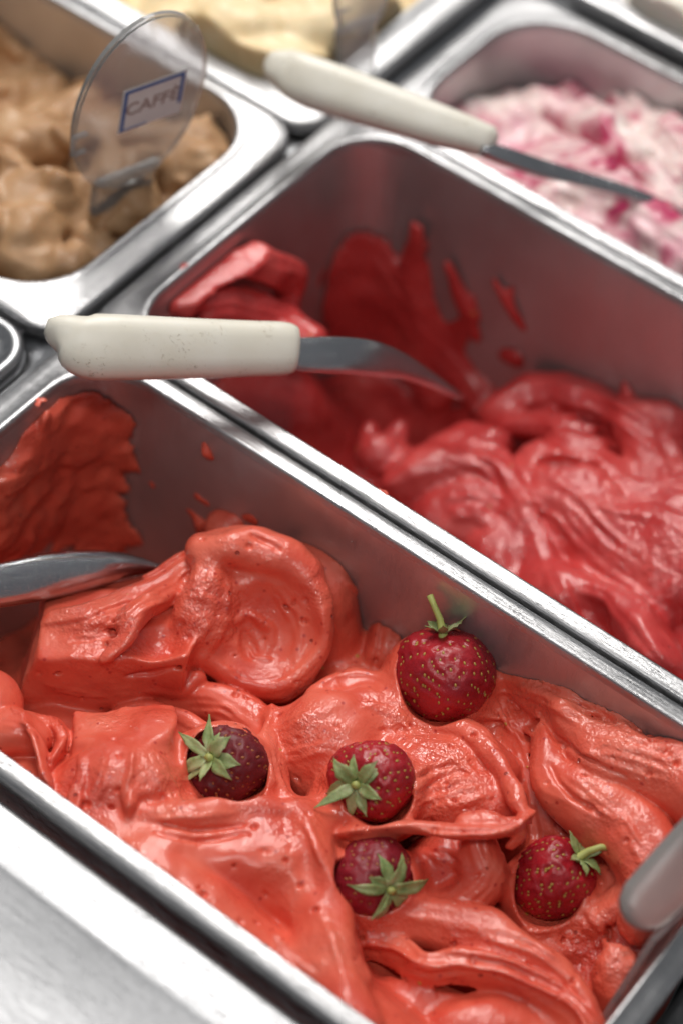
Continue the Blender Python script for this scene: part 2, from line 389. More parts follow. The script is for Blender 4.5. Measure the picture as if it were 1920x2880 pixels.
            a = w[0] * Bv[0] + w[1] * Bv[1] + w[2] * Bv[2]; h = w[0] * Nn[0] + w[1] * Nn[1] + w[2] * Nn[2]; l = w[0] * T[0] + w[1] * T[1] + w[2] * T[2]
            wa = out[i, 3] + (out[i + 1, 3] - out[i, 3]) * tt; wh = out[i, 4] + (out[i + 1, 4] - out[i, 4]) * tt
            if prof == 'fin': a, h = h, a
            if prof in ('lens', 'fin'):
                q = np.sqrt(a * a + l * l); R0 = (wa * wa + wh * wh) / (2 * wh); e = R0 - wh
                dd = np.maximum(np.hypot(q, h + e) - R0, np.hypot(q, h - e) - R0) if True else 0
            else:
                if prof == 'wedge': wh = wh * np.clip(.58 - .46 * a / wa, .08, 1.1)
                k0 = np.sqrt((a / wa) ** 2 + (h / wh) ** 2 + (l / wh) ** 2) + 1e-6; k1 = np.sqrt((a / wa ** 2) ** 2 + (h / wh ** 2) ** 2 + (l / wh ** 2) ** 2) + 1e-6
                dd = k0 * (k0 - 1) / k1
            if stri:
                dd = dd - stri * np.interp(a * sf + 200 + .4 * math.sin((run) * .11), np.arange(400), prof1)
            run += L; g = tuple(slice(G[j].start - S[j].start, G[j].stop - S[j].start) for j in range(3))
            if min(q.start for q in g) < 0:
                g2 = tuple(slice(max(q.start, 0), q.stop) for q in g); cut = tuple(slice(g2[j].start - g[j].start, None) for j in range(3)); dd = dd[cut]; g = g2
            sub = nd[g]; dd = dd[tuple(slice(0, z) for z in sub.shape)]; nd[g] = np.minimum(sub, dd)
        s.put(S, nd, k, op)
    def wall_dist(s, x0, x1, y0, y1, r, z0=-150):
        """distance inside the pan's walls (positive inside), true coordinates"""
        x, y, z = (s.ax[0][:, None, None], s.ax[1][None, :, None], s.ax[2][None, None, :])
        ins = 1.2 + np.clip((-8 - z) / 128, 0, 1) * 4.0; cx, cy = (x0 + x1) / 2, (y0 + y1) / 2
        qx = np.abs(x - cx) - ((x1 - x0) / 2 - ins - r); qy = np.abs(y - cy) - ((y1 - y0) / 2 - ins - r)
        return -(np.hypot(np.maximum(qx, 0), np.maximum(qy, 0)) + np.minimum(np.maximum(qx, qy), 0) - r)
    def smear(s, wd, blobs, thick0=-2.2, na=1.6, cells=((30, 30, 9), (7, 7, 4)), k=1.5):
        C = np.array([b[0] for b in blobs]); Rr = np.array([b[1] for b in blobs]); S = s.sl((C - Rr * 2).min(0), (C + Rr * 2).max(0), 4)
        t = np.full([q.stop - q.start for q in S], thick0, np.float32)
        for c, r, amp in blobs:
            G = s.sl(np.array(c) - np.array(r) * 2.2, np.array(c) + np.array(r) * 2.2, 0); g = tuple(slice(max(G[i].start - S[i].start, 0), max(G[i].stop - S[i].start, 0)) for i in range(3))
            G = tuple(slice(S[i].start + g[i].start, min(S[i].start + g[i].stop, S[i].stop)) for i in range(3)); g = tuple(slice(G[i].start - S[i].start, G[i].stop - S[i].start) for i in range(3))
            t[g] += amp * np.exp(-sum(((s.P[i][G] - c[i]) / r[i]) ** 2 for i in range(3)))
        for cc in cells: t += s.noise(cc)[S] * na * .6
        t = np.minimum(t, 5) - np.clip(s.ax[2][None, None, S[2]] + 9, 0, 9) * .8
        s.put(S, (wd[S] - t) * .7, k)
    def tear(s, c, R, amp):
        """torn, pitted skin near c: ridged noise faded out with distance"""
        S = s.sl(np.array(c) - R * 1.3, np.array(c) + R * 1.3, 0)
        if min(q.stop - q.start for q in S) <= 0: return
        w = np.exp(-sum((s.P[i][S] - c[i]) ** 2 for i in range(3)) / (R * R * .45)) * amp
        if not hasattr(s, 'tn'):
            s.tn = -np.abs(s.noise(5.5)) * 1.0 - np.abs(s.noise(2.6)) * .65 + .55; s.tn += s.noise(1.6) * .28
        s.d[S] += w * s.tn[S]
        if s.torn is None: s.torn = np.zeros(s.n, np.float16)
        s.torn[S] += (w * 1.2).astype(np.float16)
    def hit(s, px, py):
        """first point of the surface on the line of sight through a picture point (in the field's warped coordinates)"""
        for z in np.arange(s.ax[2][-1] - 1, s.ax[2][0] + 2, -s.v * .7):
            p = at(px, py, z); i = np.round((p - s.lo) / s.v).astype(int)
            if (i < 1).any() or (i >= s.n - 1).any(): continue
            if s.d[i[0], i[1], i[2]] < 0: return np.array([s.P[j][i[0], i[1], i[2]] for j in range(3)])
        return None
    def scrape(s, path, h, w, n=1, gap=16, groove=False, k=1.6):
        """thin drag ridges (or grooves) that follow the surface along a picture path"""
        path = np.array(path, float)
        for q in range(n):
            off = (q - (n - 1) / 2) * gap * s.rng.uniform(.7, 1.3); t = np.gradient(path, axis=0); nn_ = np.stack([-t[:, 1], t[:, 0]], 1); nn_ /= np.linalg.norm(nn_, axis=1, keepdims=True)
            pp = path + nn_ * off + s.rng.normal(0, 4, path.shape); f0 = np.linspace(0, 1, len(pp)); f1 = np.linspace(s.rng.uniform(0, .12), s.rng.uniform(.85, 1), max(4, 2 * len(pp)))
            pts = []
            for f in f1:
                x = s.hit(np.interp(f, f0, pp[:, 0]), np.interp(f, f0, pp[:, 1]))
                if x is None: continue
                e = math.sin(math.pi * (.08 + .84 * (f - f1[0]) / (f1[-1] - f1[0]))) ** .6
                if pts and np.linalg.norm(x - pts[-1][:3]) > 14: break
                pts.append((*x, max(.5, h * e * s.rng.uniform(.75, 1.2)), w))
            if len(pts) >= 3: s.stroke(pts, k, 'fin', op='cut' if groove else 'add', world=True)
    def rough(s, amps):
        for cell, amp in amps: s.d += s.noise(cell) * amp
    def build(s, name, mat, zcut):
        d = s.d; n = s.n
        d[0], d[-1], d[:, 0], d[:, -1], d[:, :, -1] = (np.maximum(q, .3) for q in (d[0], d[-1], d[:, 0], d[:, -1], d[:, :, -1]))
        neg = d < 0; cnt = np.zeros(n - 1, np.int8)
        O = [(i, j, k) for i in (0, 1) for j in (0, 1) for k in (0, 1)]
        sh = lambda A, o: A[o[0]:A.shape[0] - 1 + o[0], o[1]:A.shape[1] - 1 + o[1], o[2]:A.shape[2] - 1 + o[2]]
        for o in O: cnt += sh(neg, o)
        act = np.argwhere((cnt > 0) & (cnt < 8)); idx = np.full(n - 1, -1, np.int32); idx[act[:, 0], act[:, 1], act[:, 2]] = np.arange(len(act))
        val = {o: d[act[:, 0] + o[0], act[:, 1] + o[1], act[:, 2] + o[2]] for o in O}
        acc = np.zeros((len(act), 3), np.float32); c = np.zeros(len(act), np.float32)
        for o in O:
            for ax in range(3):
                if o[ax]: continue
                p = list(o); p[ax] = 1; a, b = val[o], val[tuple(p)]; m = (a < 0) != (b < 0)
                t = np.where(m, a / np.where(m, a - b, 1), 0)
                for j in range(3): acc[:, j] += np.where(m, o[j] + (t if j == ax else 0), 0)
                c += m
        V = (act + acc / c[:, None]) * s.v + s.lo
        tv = np.zeros(len(act), np.float32) if s.torn is None else s.torn[act[:, 0], act[:, 1], act[:, 2]].astype(np.float32)
        Q = []
        for ax in range(3):
            sa = [slice(None)] * 3; sb = [slice(None)] * 3; sa[ax] = slice(0, -1); sb[ax] = slice(1, None)
            for u in range(3):
                if u != ax: sa[u] = slice(1, -1); sb[u] = slice(1, -1)
            A, Bn = neg[tuple(sa)], neg[tuple(sb)]; e = np.argwhere(A != Bn); flip = A[e[:, 0], e[:, 1], e[:, 2]]
            off = np.ones(3, int); off[ax] = 0; e = e + off; u, w = [q for q in range(3) if q != ax]
            if ax == 1: u, w = w, u
            g = []
            for du, dw in ((-1, -1), (0, -1), (0, 0), (-1, 0)):
                q = e.copy(); q[:, u] += du; q[:, w] += dw; g.append(idx[q[:, 0], q[:, 1], q[:, 2]])
            g = np.stack(g, 1); g[~flip] = g[~flip][:, ::-1]; Q.append(g)
        Q = np.concatenate(Q); Q = Q[(Q >= 0).all(1)]; Q = Q[(V[Q][:, :, 2] > zcut).any(1)]
        used = np.unique(Q); mp = np.full(len(V), -1); mp[used] = np.arange(len(used)); V = V[used]; Q = mp[Q]
        o = np_mesh_obj(name, V / 1000, Q, mat); at_ = o.data.attributes.new('torn', 'FLOAT', 'POINT')
        if len(at_.data) == len(used): at_.data.foreach_set('value', np.clip(tv[used], 0, 1))
        return o

VOX = 0.72
# ---- orange strawberry gelato, front pan
SEATS = ((1245, 1900, -30, 17.6, .95), (640, 2155, -30, 14.6, .92), (1045, 2200, -24, 14.4, .92), (1045, 2470, -34, 14.0, .92), (1555, 2475, -40, 13.5, 1.05))
def gelato_front():
    F = Field((-1, -1, -126), (304, 155, 12), VOX, 11, ((26, 2.3), (11, 1.25), (5, .45)))
    F.kf = .65
    F.base([(15, 60, -112), (15, 125, -118), (50, 140, -100), (60, 95, -84), (40, 30, -66), (75, 40, -52), (100, 100, -68), (95, 150, -74), (140, 150, -54), (130, 70, -56),
            (190, 150, -42), (234, 150, -26), (264, 150, -26), (300, 150, -24), (190, 100, -54), (240, 110, -50), (290, 110, -40), (110, 5, -22), (170, 5, -18),
            (230, 5, -24), (300, 5, -30), (180, 50, -50), (230, 60, -58), (270, 60, -58), (300, 60, -52)], 17)
    cf = [RI, UP, NO]
    # ---- big curled scoop with its hollow
    F.ell(at(745, 1745, -38) - NO * 8, (26, 29, 22), cf, 3)
    F.ell(at(890, 1700, -44) - NO * 12, (20, 25, 24), cf, 3)
    F.ell(at(940, 1800, -52) - NO * 8, (13, 17, 14), cf, 4)
    F.stroke([(590, 1535, -20, 8, 7), (690, 1528, -17, 11, 8), (790, 1562, -18, 10, 8), (865, 1620, -22, 8, 7)], 5, up=UP * .85 + NO * .5)
    F.stroke([(850, 1620, -22, 5, 6), (895, 1680, -26, 4.5, 6), (908, 1760, -32, 4.5, 6), (880, 1860, -42, 5, 7), (790, 1925, -49, 6, 8), (690, 1920, -50, 6, 8), (610, 1870, -46, 6, 8)], 5, stri=.2)
    F.tear(at(900, 1680, -24), 12, .55); F.tear(at(850, 1900, -44), 12, .5)
    F.ell(at(755, 1765, -35) + NO * 12, (19, 19, 13), [unit(RI + .25 * UP), unit(UP - .25 * RI), NO], 4, 'cut')
    F.ell(at(702, 1805, -38) + NO * 5, (5, 7, 8), [unit(RI + .4 * UP), unit(UP - .4 * RI), NO], 1.5, 'cut')
    F.stroke([(625, 1570, -21, 6, 6), (606, 1660, -25, 9, 7), (575, 1740, -31, 10, 8), (540, 1820, -39, 9, 8)], 7, stri=.3)
    F.tear(at(600, 1690, -25), 16, .8)
    F.stroke([(640, 1745, -36, 5, 2.0), (695, 1735, -38, 5, 1.8), (750, 1778, -41, 5, 1.6), (748, 1835, -44, 5, 1.5), (700, 1865, -46, 4, 1.4)], 2.2, 'fin')
    F.stroke([(790, 1650, -31, 4, 1.0), (835, 1730, -36, 4, 1.2), (830, 1830, -42, 4, 1.2), (780, 1880, -46, 3, 1)], 1.6, 'fin')
    F.tear(at(640, 1750, -30), 12, .6)
    F.stroke([(630, 1860, -43, 3, 1.3), (720, 1890, -45, 4, 1.4), (800, 1880, -44, 3, 1.2)], 1.2, 'fin')
    F.stroke([(560, 1800, -38, 2, 4), (600, 1770, -34, 2, 4), (640, 1780, -34, 1.6, 4)], 1.3, 'fin')
    # ---- small blobs behind it, lower right neighbour
    F.ell(at(690, 1450, -44), (8, 9, 8), cf, 3); F.ell(at(640, 1480, -46), (8, 8, 8), cf, 3)
    F.stroke([(940, 1570, -54, 7, 9), (1040, 1640, -56, 9, 9), (1120, 1730, -55, 9, 8), (1110, 1840, -52, 8, 7)], 3, stri=.5)
    F.stroke([(950, 1925, -54, 3, 5), (1050, 1930, -52, 4, 5), (1130, 1915, -50, 4, 5)], 1.6, stri=.3)
    # ---- chunky slab to the left
    F.poly(at(320, 1850, -42), 48, [(UP * .75 + NO * .66 + RI * .02, 12), (-UP * .66 + NO * .75 - RI * .05, 12.5), (-UP * .95 + NO * .1, 23), (-RI + UP * .25 + NO * .2, 28), (RI - UP * .3 + NO * .12, 30), (-NO, 20), (UP, 25)], 1.6, 3)
    F.ell(at(455, 1785, -30) + NO * 8, (13, 10, 12), cf, 3, 'cut')
    F.stroke([(500, 1655, -30, 5, 6), (430, 1690, -26, 5, 6), (375, 1735, -24, 5, 6), (352, 1790, -24, 3.5, 4), (300, 1830, -25, 3, 4)], 2, stri=.5)
    F.stroke([(165, 1760, -35, 6, 6), (250, 1745, -32, 7, 7), (340, 1700, -32, 7, 7), (470, 1650, -33, 8, 8), (540, 1610, -33, 9, 9)], 3, stri=.5)
    F.stroke([(430, 1935, -46, 4, 5), (520, 1955, -47, 3, 4), (560, 1920, -45, 4, 4)], 1.6)
    F.tear(at(270, 1770, -28), 20, .55); F.tear(at(590, 1650, -24), 14, .6); F.tear(at(560, 1790, -32), 12, .7)
    # ---- tongues under the slab
    F.stroke([(300, 2040, -56, 3, 4), (380, 2012, -52, 5, 5), (470, 2040, -49, 6.5, 5), (560, 2085, -46, 6, 5), (650, 2115, -46, 2, 3)], 1.2, 'wedge', stri=.3)
    F.stroke([(440, 1985, -56, 6, 6), (560, 1978, -52, 8, 7), (650, 2005, -50, 9, 7), (720, 2060, -50, 8, 7), (735, 2150, -50, 6, 6)], 1.5, stri=.3)
    # ---- lumps at the left by the rim
    F.ell(at(40, 2070, -34), (14, 9, 10), cf, 3); F.ell(at(-60, 1990, -40), (16, 14, 12), cf, 4)
    F.stroke([(90, 2010, -37, 6, 2), (150, 2030, -35, 7, 2.2), (168, 2075, -32, 7, 2.2), (130, 2150, -27, 5, 2)], 1.3, 'fin')
    F.stroke([(-10, 2005, -35, 6, 2), (70, 2015, -31, 7, 2.2), (105, 2090, -27, 7, 2.2), (120, 2170, -21, 5, 2)], 1.3, 'fin')
    # ---- peak with ridges
    F.ell(at(330, 2240, -34), (24, 20, 16), cf, 4)
    F.poly(at(370, 2220, -34), 36, [(NO * .84 - RI * .52 + UP * .1, 11), (NO * .8 + RI * .58 + UP * .15, 11), (NO * .55 - UP * .8, 20), (UP * .9 + NO * .35, 17), (-RI, 22), (RI, 15), (-NO, 20)], 2, 3)
    F.stroke([(385, 2066, -32, 4, 1.8), (380, 2120, -27, 5, 2.2), (365, 2200, -23, 5, 2.4), (350, 2270, -20, 3, 2)], 5, 'fin')
    F.stroke([(225, 2110, -35, 4, 1.6), (300, 2078, -32, 5, 2), (385, 2062, -31, 5, 1.6)], 2, 'fin')
    F.stroke([(235, 2120, -34, 4, 2), (225, 2200, -27, 5, 2.4), (190, 2270, -19, 4, 2)], 4, 'fin')
    F.tear(at(440, 2230, -22), 18, .8); F.tear(at(200, 2200, -22), 14, .6)
    # ---- smooth dome by the front rim
    F.poly(at(640, 2440, -40), 64, [(NO * .66 + UP * .74 + RI * .05, 19), (NO * .95 - UP * .26 - RI * .05, 19), (NO * .5 - UP * .86, 26), (RI * .92 + NO * .38 + UP * .05, 34), (-RI * .80 + UP * .45 + NO * .4, 33), (-NO, 22), (UP, 25)], 9, 4)
    F.stroke([(400, 2300, -25, 4, 4), (560, 2292, -23, 5, 5), (700, 2262, -25, 5, 5), (800, 2262, -26, 4, 5), (880, 2310, -28, 4, 5)], 4)
    F.stroke([(830, 2270, -26, 3, 5), (890, 2370, -25, 4, 6), (930, 2480, -27, 4, 7), (950, 2590, -32, 4, 7)], 8)
    F.tear(at(800, 2340, -18), 14, .35)
    # ---- middle mound
    F.ell(at(930, 2110, -46), (23, 20, 16), cf, 4); F.ell(at(1060, 2060, -46), (22, 17, 15), cf, 4)
    F.ell(at(1230, 2190, -42), (28, 17, 15), cf, 4); F.ell(at(1330, 2260, -36), (20, 11, 13), cf, 4); F.ell(at(1060, 2230, -42), (26, 14, 14), cf, 4)
    F.stroke([(756, 2012, -44, 4, 2), (756, 2080, -40, 5, 2.4), (778, 2170, -37, 5, 2.4), (812, 2250, -34, 4, 2)], 4, 'fin')
    F.stroke([(756, 2012, -44, 3.5, 2), (810, 2012, -42, 4.5, 2.4), (870, 1985, -42, 5, 2.6), (930, 1945, -43, 4, 2)], 4, 'fin')
    F.stroke([(900, 1975, -42, 5, 6), (985, 1940, -41, 6, 6), (1080, 1955, -39, 6, 6), (1170, 2015, -37, 5, 6), (1215, 2070, -35, 4, 5)], 3, stri=.3)
    F.stroke([(955, 1945, -41, 5, 1.6), (972, 2010, -37, 5, 1.8), (960, 2070, -36, 4, 1.6), (920, 2100, -36, 3, 1.4)], 2.5, 'fin')
    F.stroke([(1180, 2010, -36, 3, 5), (1290, 2055, -31, 4, 6), (1370, 2115, -28, 4, 6), (1420, 2200, -25, 4, 6), (1465, 2265, -21, 3, 5), (1488, 2290, -19, 1.5, 3)], 2, stri=.3)
    F.stroke([(880, 2345, -32, 4, 1.5), (1000, 2322, -27, 6, 2), (1150, 2322, -23, 7, 2.4), (1300, 2340, -20, 8, 3), (1420, 2325, -19, 7, 3), (1488, 2290, -18, 4, 1.6)], 1.6, 'fin')
    F.stroke([(1300, 2310, -22, 4, 4), (1400, 2310, -19, 4.5, 4), (1470, 2330, -20, 3, 3), (1450, 2370, -24, 2, 2.5)], 2, stri=.4)
    F.tear(at(1280, 2160, -24), 26, .75); F.tear(at(1130, 2040, -34), 18, .6); F.tear(at(820, 2080, -34), 14, .7); F.tear(at(900, 2180, -30), 16, .6); F.tear(at(1430, 2290, -18), 10, .8); F.tear(at(1180, 2230, -26), 18, .6)
    F.stroke([(1350, 2400, -34, 8, 10), (1360, 2470, -38, 9, 10), (1280, 2545, -44, 9, 8), (1150, 2600, -48, 7, 6)], 2, stri=.3)
    F.ell(at(1240, 2430, -46), (16, 13, 12), cf, 4)
    # ---- floor of the dip
    F.stroke([(1370, 1990, -46, 10, 7), (1450, 2110, -47, 12, 7), (1500, 2250, -48, 13, 7), (1530, 2380, -52, 13, 7)], 4, stri=.4)
    F.stroke([(1240, 2040, -40, 5, 1.4), (1350, 2080, -40, 6, 1.6), (1450, 2150, -41, 5, 1.5)], 1.6, 'fin')
    F.stroke([(1330, 2010, -42, 4, 1.2), (1430, 2040, -41, 4, 1.3), (1500, 2100, -40, 3, 1.2)], 1.5, 'fin')
    F.tear(at(1400, 2010, -40), 18, .9)
    # ---- right swoops
    F.stroke([(1370, 1925, -44, 3, 5), (1460, 1955, -39, 3, 6), (1515, 2020, -35, 3, 7), (1525, 2100, -32, 4, 8), (1555, 2195, -31, 7, 9), (1640, 2262, -29, 10, 10), (1750, 2335, -28, 12, 11), (1825, 2435, -29, 12, 12), (1840, 2560, -34, 10, 11)], 1.2, stri=.12)
    F.stroke([(1390, 1905, -40, 4, 6), (1480, 1930, -35, 5, 7), (1560, 1995, -29, 6, 8), (1615, 2080, -25, 8, 10), (1710, 2140, -22, 11, 11), (1840, 2180, -19, 13, 12), (1990, 2260, -17, 14, 13)], 1.4, stri=.12)
    F.stroke([(1420, 1895, -36, 5, 5), (1540, 1930, -28, 7, 6), (1660, 1985, -22, 8, 6), (1800, 2050, -18, 8, 6), (1940, 2130, -17, 8, 6)], 4, stri=.5, sf=.8)
    F.stroke([(1440, 1915, -33, 4, 1.3), (1580, 1960, -26, 5, 1.4), (1680, 2030, -21, 5, 1.4)], 1.5, 'fin')
    F.stroke([(1640, 2070, -24, 4, 1.3), (1740, 2125, -19, 5, 1.5), (1850, 2150, -16, 5, 1.5), (1990, 2210, -14, 5, 1.5)], 2, 'fin')
    F.stroke([(1790, 2030, -17, 3, 3), (1850, 2048, -13, 2.5, 3), (1882, 2060, -12, 2, 2)], 2)
    F.tear(at(1720, 2060, -18), 26, .8); F.tear(at(1560, 1940, -26), 16, .8); F.tear(at(1880, 2140, -14), 18, .7); F.tear(at(1760, 2330, -18), 14, .3); F.tear(at(1830, 2480, -22), 16, .7)
    F.ell(at(1500, 2060, -34), (6, 4, 5), cf, 1.5, 'cut'); F.ell(at(1740, 2370, -16) + NO * 2, (3.5, 6.5, 3.5), cf, 1.6, 'cut')
    F.stroke([(1650, 2610, -50, 5, 6), (1710, 2560, -44, 5, 7), (1770, 2500, -38, 6, 8)], 2, stri=.5)
    F.tear(at(1700, 2620, -44), 16, 1.0)
    # ---- front folds
    F.poly(at(1330, 2660, -64), 62, [(UP * .75 + NO * .66 - RI * .06, 12), (NO, 16), (-UP * .8 + NO * .6, 10), (-NO, 18), (RI, 46), (-RI, 44)], 3, 4)
    F.stroke([(950, 2590, -48, 3, 5), (1080, 2582, -45, 6, 7), (1250, 2598, -43, 8, 8), (1420, 2640, -41, 8, 8), (1560, 2700, -39, 6, 8), (1650, 2780, -37, 4, 7), (1690, 2880, -35, 3, 6)], 1.5, stri=.15)
    F.tear(at(1250, 2600, -36), 20, .3); F.tear(at(1500, 2680, -34), 16, .3); F.tear(at(330, 1960, -34), 24, .35); F.tear(at(700, 1530, -10), 18, .15)
    F.stroke([(985, 2645, -51, 4, 5), (1100, 2668, -47, 6, 5), (1210, 2738, -41, 6, 5), (1300, 2715, -40, 6, 6), (1420, 2738, -38, 7, 7), (1550, 2795, -36, 7, 7), (1640, 2890, -34, 7, 7)], 1.2, 'wedge', stri=.25)
    F.stroke([(990, 2640, -47, 3, 1.2), (1110, 2662, -43, 4, 1.3), (1215, 2722, -38, 4, 1.3), (1320, 2705, -37, 4, 1.3), (1450, 2735, -34, 4, 1.4), (1580, 2800, -31, 4, 1.4), (1660, 2890, -29, 4, 1.3)], 1.6, 'fin')
    F.ell(at(1150, 2860, -58), (30, 13, 13), cf, 4); F.ell(at(1400, 2910, -52), (26, 14, 16), cf, 4)
    F.stroke([(960, 2620, -46, 4, 8), (985, 2700, -42, 4.5, 8), (1010, 2800, -36, 5, 8), (1000, 2900, -31, 5, 8)], 2, stri=.3)
    F.stroke([(860, 2560, -32, 8, 8), (920, 2660, -28, 9, 9), (960, 2780, -24, 9, 9), (1010, 2900, -20, 9, 9)], 12)
    F.tear(at(930, 2700, -20), 18, .35)
    F.ell(at(1760, 2770, -46), (9, 15, 11), cf, 4)
    F.ell(at(1685, 2690, -42) + NO * 2, (1.6, 1.8, 8), cf, 1.0, 'cut'); F.ell(at(1728, 2612, -42) + NO * 2, (1.6, 3.5, 8), cf, 1.0, 'cut')
    F.ell(at(1490, 2138, -36), (4.5, 1.6, 6), [unit(RI - .6 * UP), unit(UP + .6 * RI), NO], 1.0, 'cut')
    F.tear(at(1750, 2700, -40), 18, 1.0); F.tear(at(1050, 2830, -44), 18, .5)
    for (px, py, z, R, dn) in SEATS:
        c_ = at(px, py, z); F.ell(c_ - NO * 6 - UP * 3, (R + 3, R + 2, R + 1.5), cf, 9); F.tear(c_ - UP * R * .8, 13, .9)
    for (px, py, z, R, dn) in SEATS:
        c_ = at(px, py, z); F.ell(c_, (R - 1.3, R * dn - 1.3, R - 1), cf, .8, 'cut'); F.ell(c_ + NO * 9, (R - .5, R * dn - .5, R), cf, 1.2, 'cut')
    wd = F.wall_dist(0, 303, 0, 154, 26)
    L = lambda px, py: atx(px, py, 5)
    B_ = lambda px, py: aty(px, py, 149)
    F.smear(wd, [(L(60, 1330), (12, 34, 14), 5), (L(0, 1520), (14, 24, 24), 5.5), (L(200, 1500), (10, 26, 26), 3.4), (L(260, 1300), (14, 22, 34), 3.4), (L(320, 1120), (14, 16, 14), 3.4),
                 (L(150, 1180), (10, 14, 5), 3), (B_(560, 1290), (5, 8, 9), 3.6), (B_(540, 1420), (9, 8, 14), 3.8), (B_(640, 1200), (5, 8, 6), 2.4), (L(330, 1480), (16, 18, 30), 3.2), (L(120, 1420), (12, 22, 30), 2.8), (L(330, 1330), (18, 22, 46), 3.6), (L(400, 1450), (26, 20, 30), 3.2), (L(250, 1180), (14, 24, 14), 3.0), (L(430, 1380), (30, 22, 40), 3.0), (L(380, 1230), (24, 20, 30), 2.8)], -2.5, 2.0, ((22, 22, 12), (8, 8, 6), (4, 4, 4)))
    F.stroke([(*L(290, 1210), 3, 3), (*L(230, 1330), 2.5, 3), (*L(250, 1420), 2.5, 3), (*L(240, 1530), 3, 3)], 2, world=True)
    F.stroke([(*L(20, 1360), 4, 4), (*L(120, 1300), 3, 3), (*L(140, 1180), 2, 2)], 2, world=True, stri=.5)
    # drag ridges and grooves left by the spatula
    for path, h, w, n in (
        ([(760, 1650), (830, 1730), (845, 1800), (815, 1870)], 1.3, .9, 2), ([(650, 1760), (700, 1725), (760, 1760), (775, 1815)], 3.0, 1.5, 1), ([(680, 1800), (720, 1850), (790, 1860)], 1.6, 1.0, 1), ([(640, 1880), (720, 1905), (805, 1890)], 1.2, 1.0, 1),
        ([(870, 1620), (905, 1700), (912, 1790)], 1.0, 1.0, 1), ([(250, 1765), (330, 1740), (400, 1700), (480, 1670)], 1.5, 1.2, 3), ([(200, 1800), (290, 1800), (360, 1780)], 1.2, 1.0, 2), ([(120, 1930), (250, 1960), (400, 1940)], .9, 1.0, 2),
        ([(240, 2120), (225, 2190), (190, 2260)], 1.8, 1.2, 2), ([(310, 2095), (285, 2190), (240, 2290)], 1.2, 1.0, 2), ([(420, 2110), (465, 2190), (500, 2280)], 1.6, 1.2, 3), ([(385, 2070), (372, 2170), (345, 2280)], 1.8, 1.3, 1),
        ([(400, 2300), (550, 2300), (700, 2280)], 1.2, 1.2, 1), ([(850, 2290), (900, 2380), (935, 2500)], 1.4, 1.2, 2), ([(760, 2050), (765, 2130), (790, 2220)], 1.6, 1.1, 2), ([(800, 2040), (870, 2010), (940, 2000)], 1.3, 1.0, 2), ([(820, 2130), (890, 2100), (950, 2110)], 1.6, 1.1, 2),
        ([(1010, 1980), (1090, 1990), (1170, 2050)], 1.3, 1.0, 2), ([(1130, 2240), (1230, 2180), (1340, 2150)], 1.5, 1.1, 4), ([(1180, 2290), (1290, 2250), (1400, 2220)], 1.4, 1.0, 3), ([(1170, 2090), (1260, 2110), (1350, 2170)], 1.2, 1.0, 3),
        ([(1400, 1960), (1440, 2030), (1500, 2090)], 1.5, 1.1, 3), ([(1440, 1920), (1560, 1965), (1660, 2040)], 1.6, 1.1, 4), ([(1560, 1960), (1700, 2010), (1840, 2080)], 1.6, 1.1, 4), ([(1680, 2080), (1790, 2110), (1900, 2150)], 1.4, 1.1, 4),
        ([(1640, 2110), (1740, 2170), (1880, 2210)], 1.2, 1.2, 2), ([(1560, 2170), (1640, 2240), (1740, 2300), (1810, 2390)], 1.2, 1.2, 2), ([(1430, 2060), (1480, 2200), (1500, 2330)], 1.1, 1.2, 3), ([(1200, 2400), (1280, 2420), (1340, 2480)], 1.3, 1.1, 3),
        ([(1120, 2580), (1300, 2600), (1480, 2660), (1600, 2730)], 1.2, 1.2, 2), ([(1080, 2700), (1200, 2740), (1340, 2720), (1500, 2780)], 1.1, 1.1, 2), ([(1250, 2650), (1400, 2670), (1540, 2730)], 1.2, 1.1, 3), ([(1000, 2780), (1150, 2820), (1300, 2860)], 1.2, 1.1, 3),
        ([(1640, 2560), (1690, 2620), (1720, 2700)], 1.5, 1.1, 3), ([(900, 2560), (940, 2660), (970, 2780)], 1.2, 1.2, 2), ([(960, 1600), (1040, 1670), (1100, 1760)], 1.4, 1.1, 3), ([(520, 1980), (640, 2000), (720, 2060)], 1.2, 1.0, 2), ([(20, 2030), (90, 2050), (120, 2130)], 1.3, 1.0, 2)):
        F.scrape(path, h, w, n)
    for path, n in (([(1500, 1985), (1570, 2080), (1660, 2140), (1760, 2185)], 1), ([(1525, 2130), (1590, 2230), (1700, 2310)], 1), ([(700, 1500), (800, 1540)], 1), ([(1150, 2320), (1300, 2345), (1420, 2335)], 1), ([(330, 1900), (450, 1890), (560, 1872)], 1), ([(430, 2330), (560, 2350), (700, 2330)], 2), ([(1300, 2690), (1450, 2720), (1580, 2790)], 1)):
        F.scrape(path, 1.6, .8, n, 22, True)
    for q in range(170):                      # air holes
        x = F.hit(F.rng.uniform(20, 1900), F.rng.uniform(1500, 2860))
        if x is not None: F.ell(x, tuple(F.rng.uniform(.6, 1.5, 3)), None, .6, 'cut')
    F.rough(((9, .32), (4, .14), (2.2, .07)))
    F.d += .3 * (.45 - np.abs(F.noise(10)))
    F.d = np.maximum(F.d, -wd)
    o = F.build('strawberry_gelato', M_A, -122)
    return tag(o, 'glossy orange strawberry gelato sculpted in folds round whole strawberries', 'gelato', 'gelato in the pans')
gelato_front()

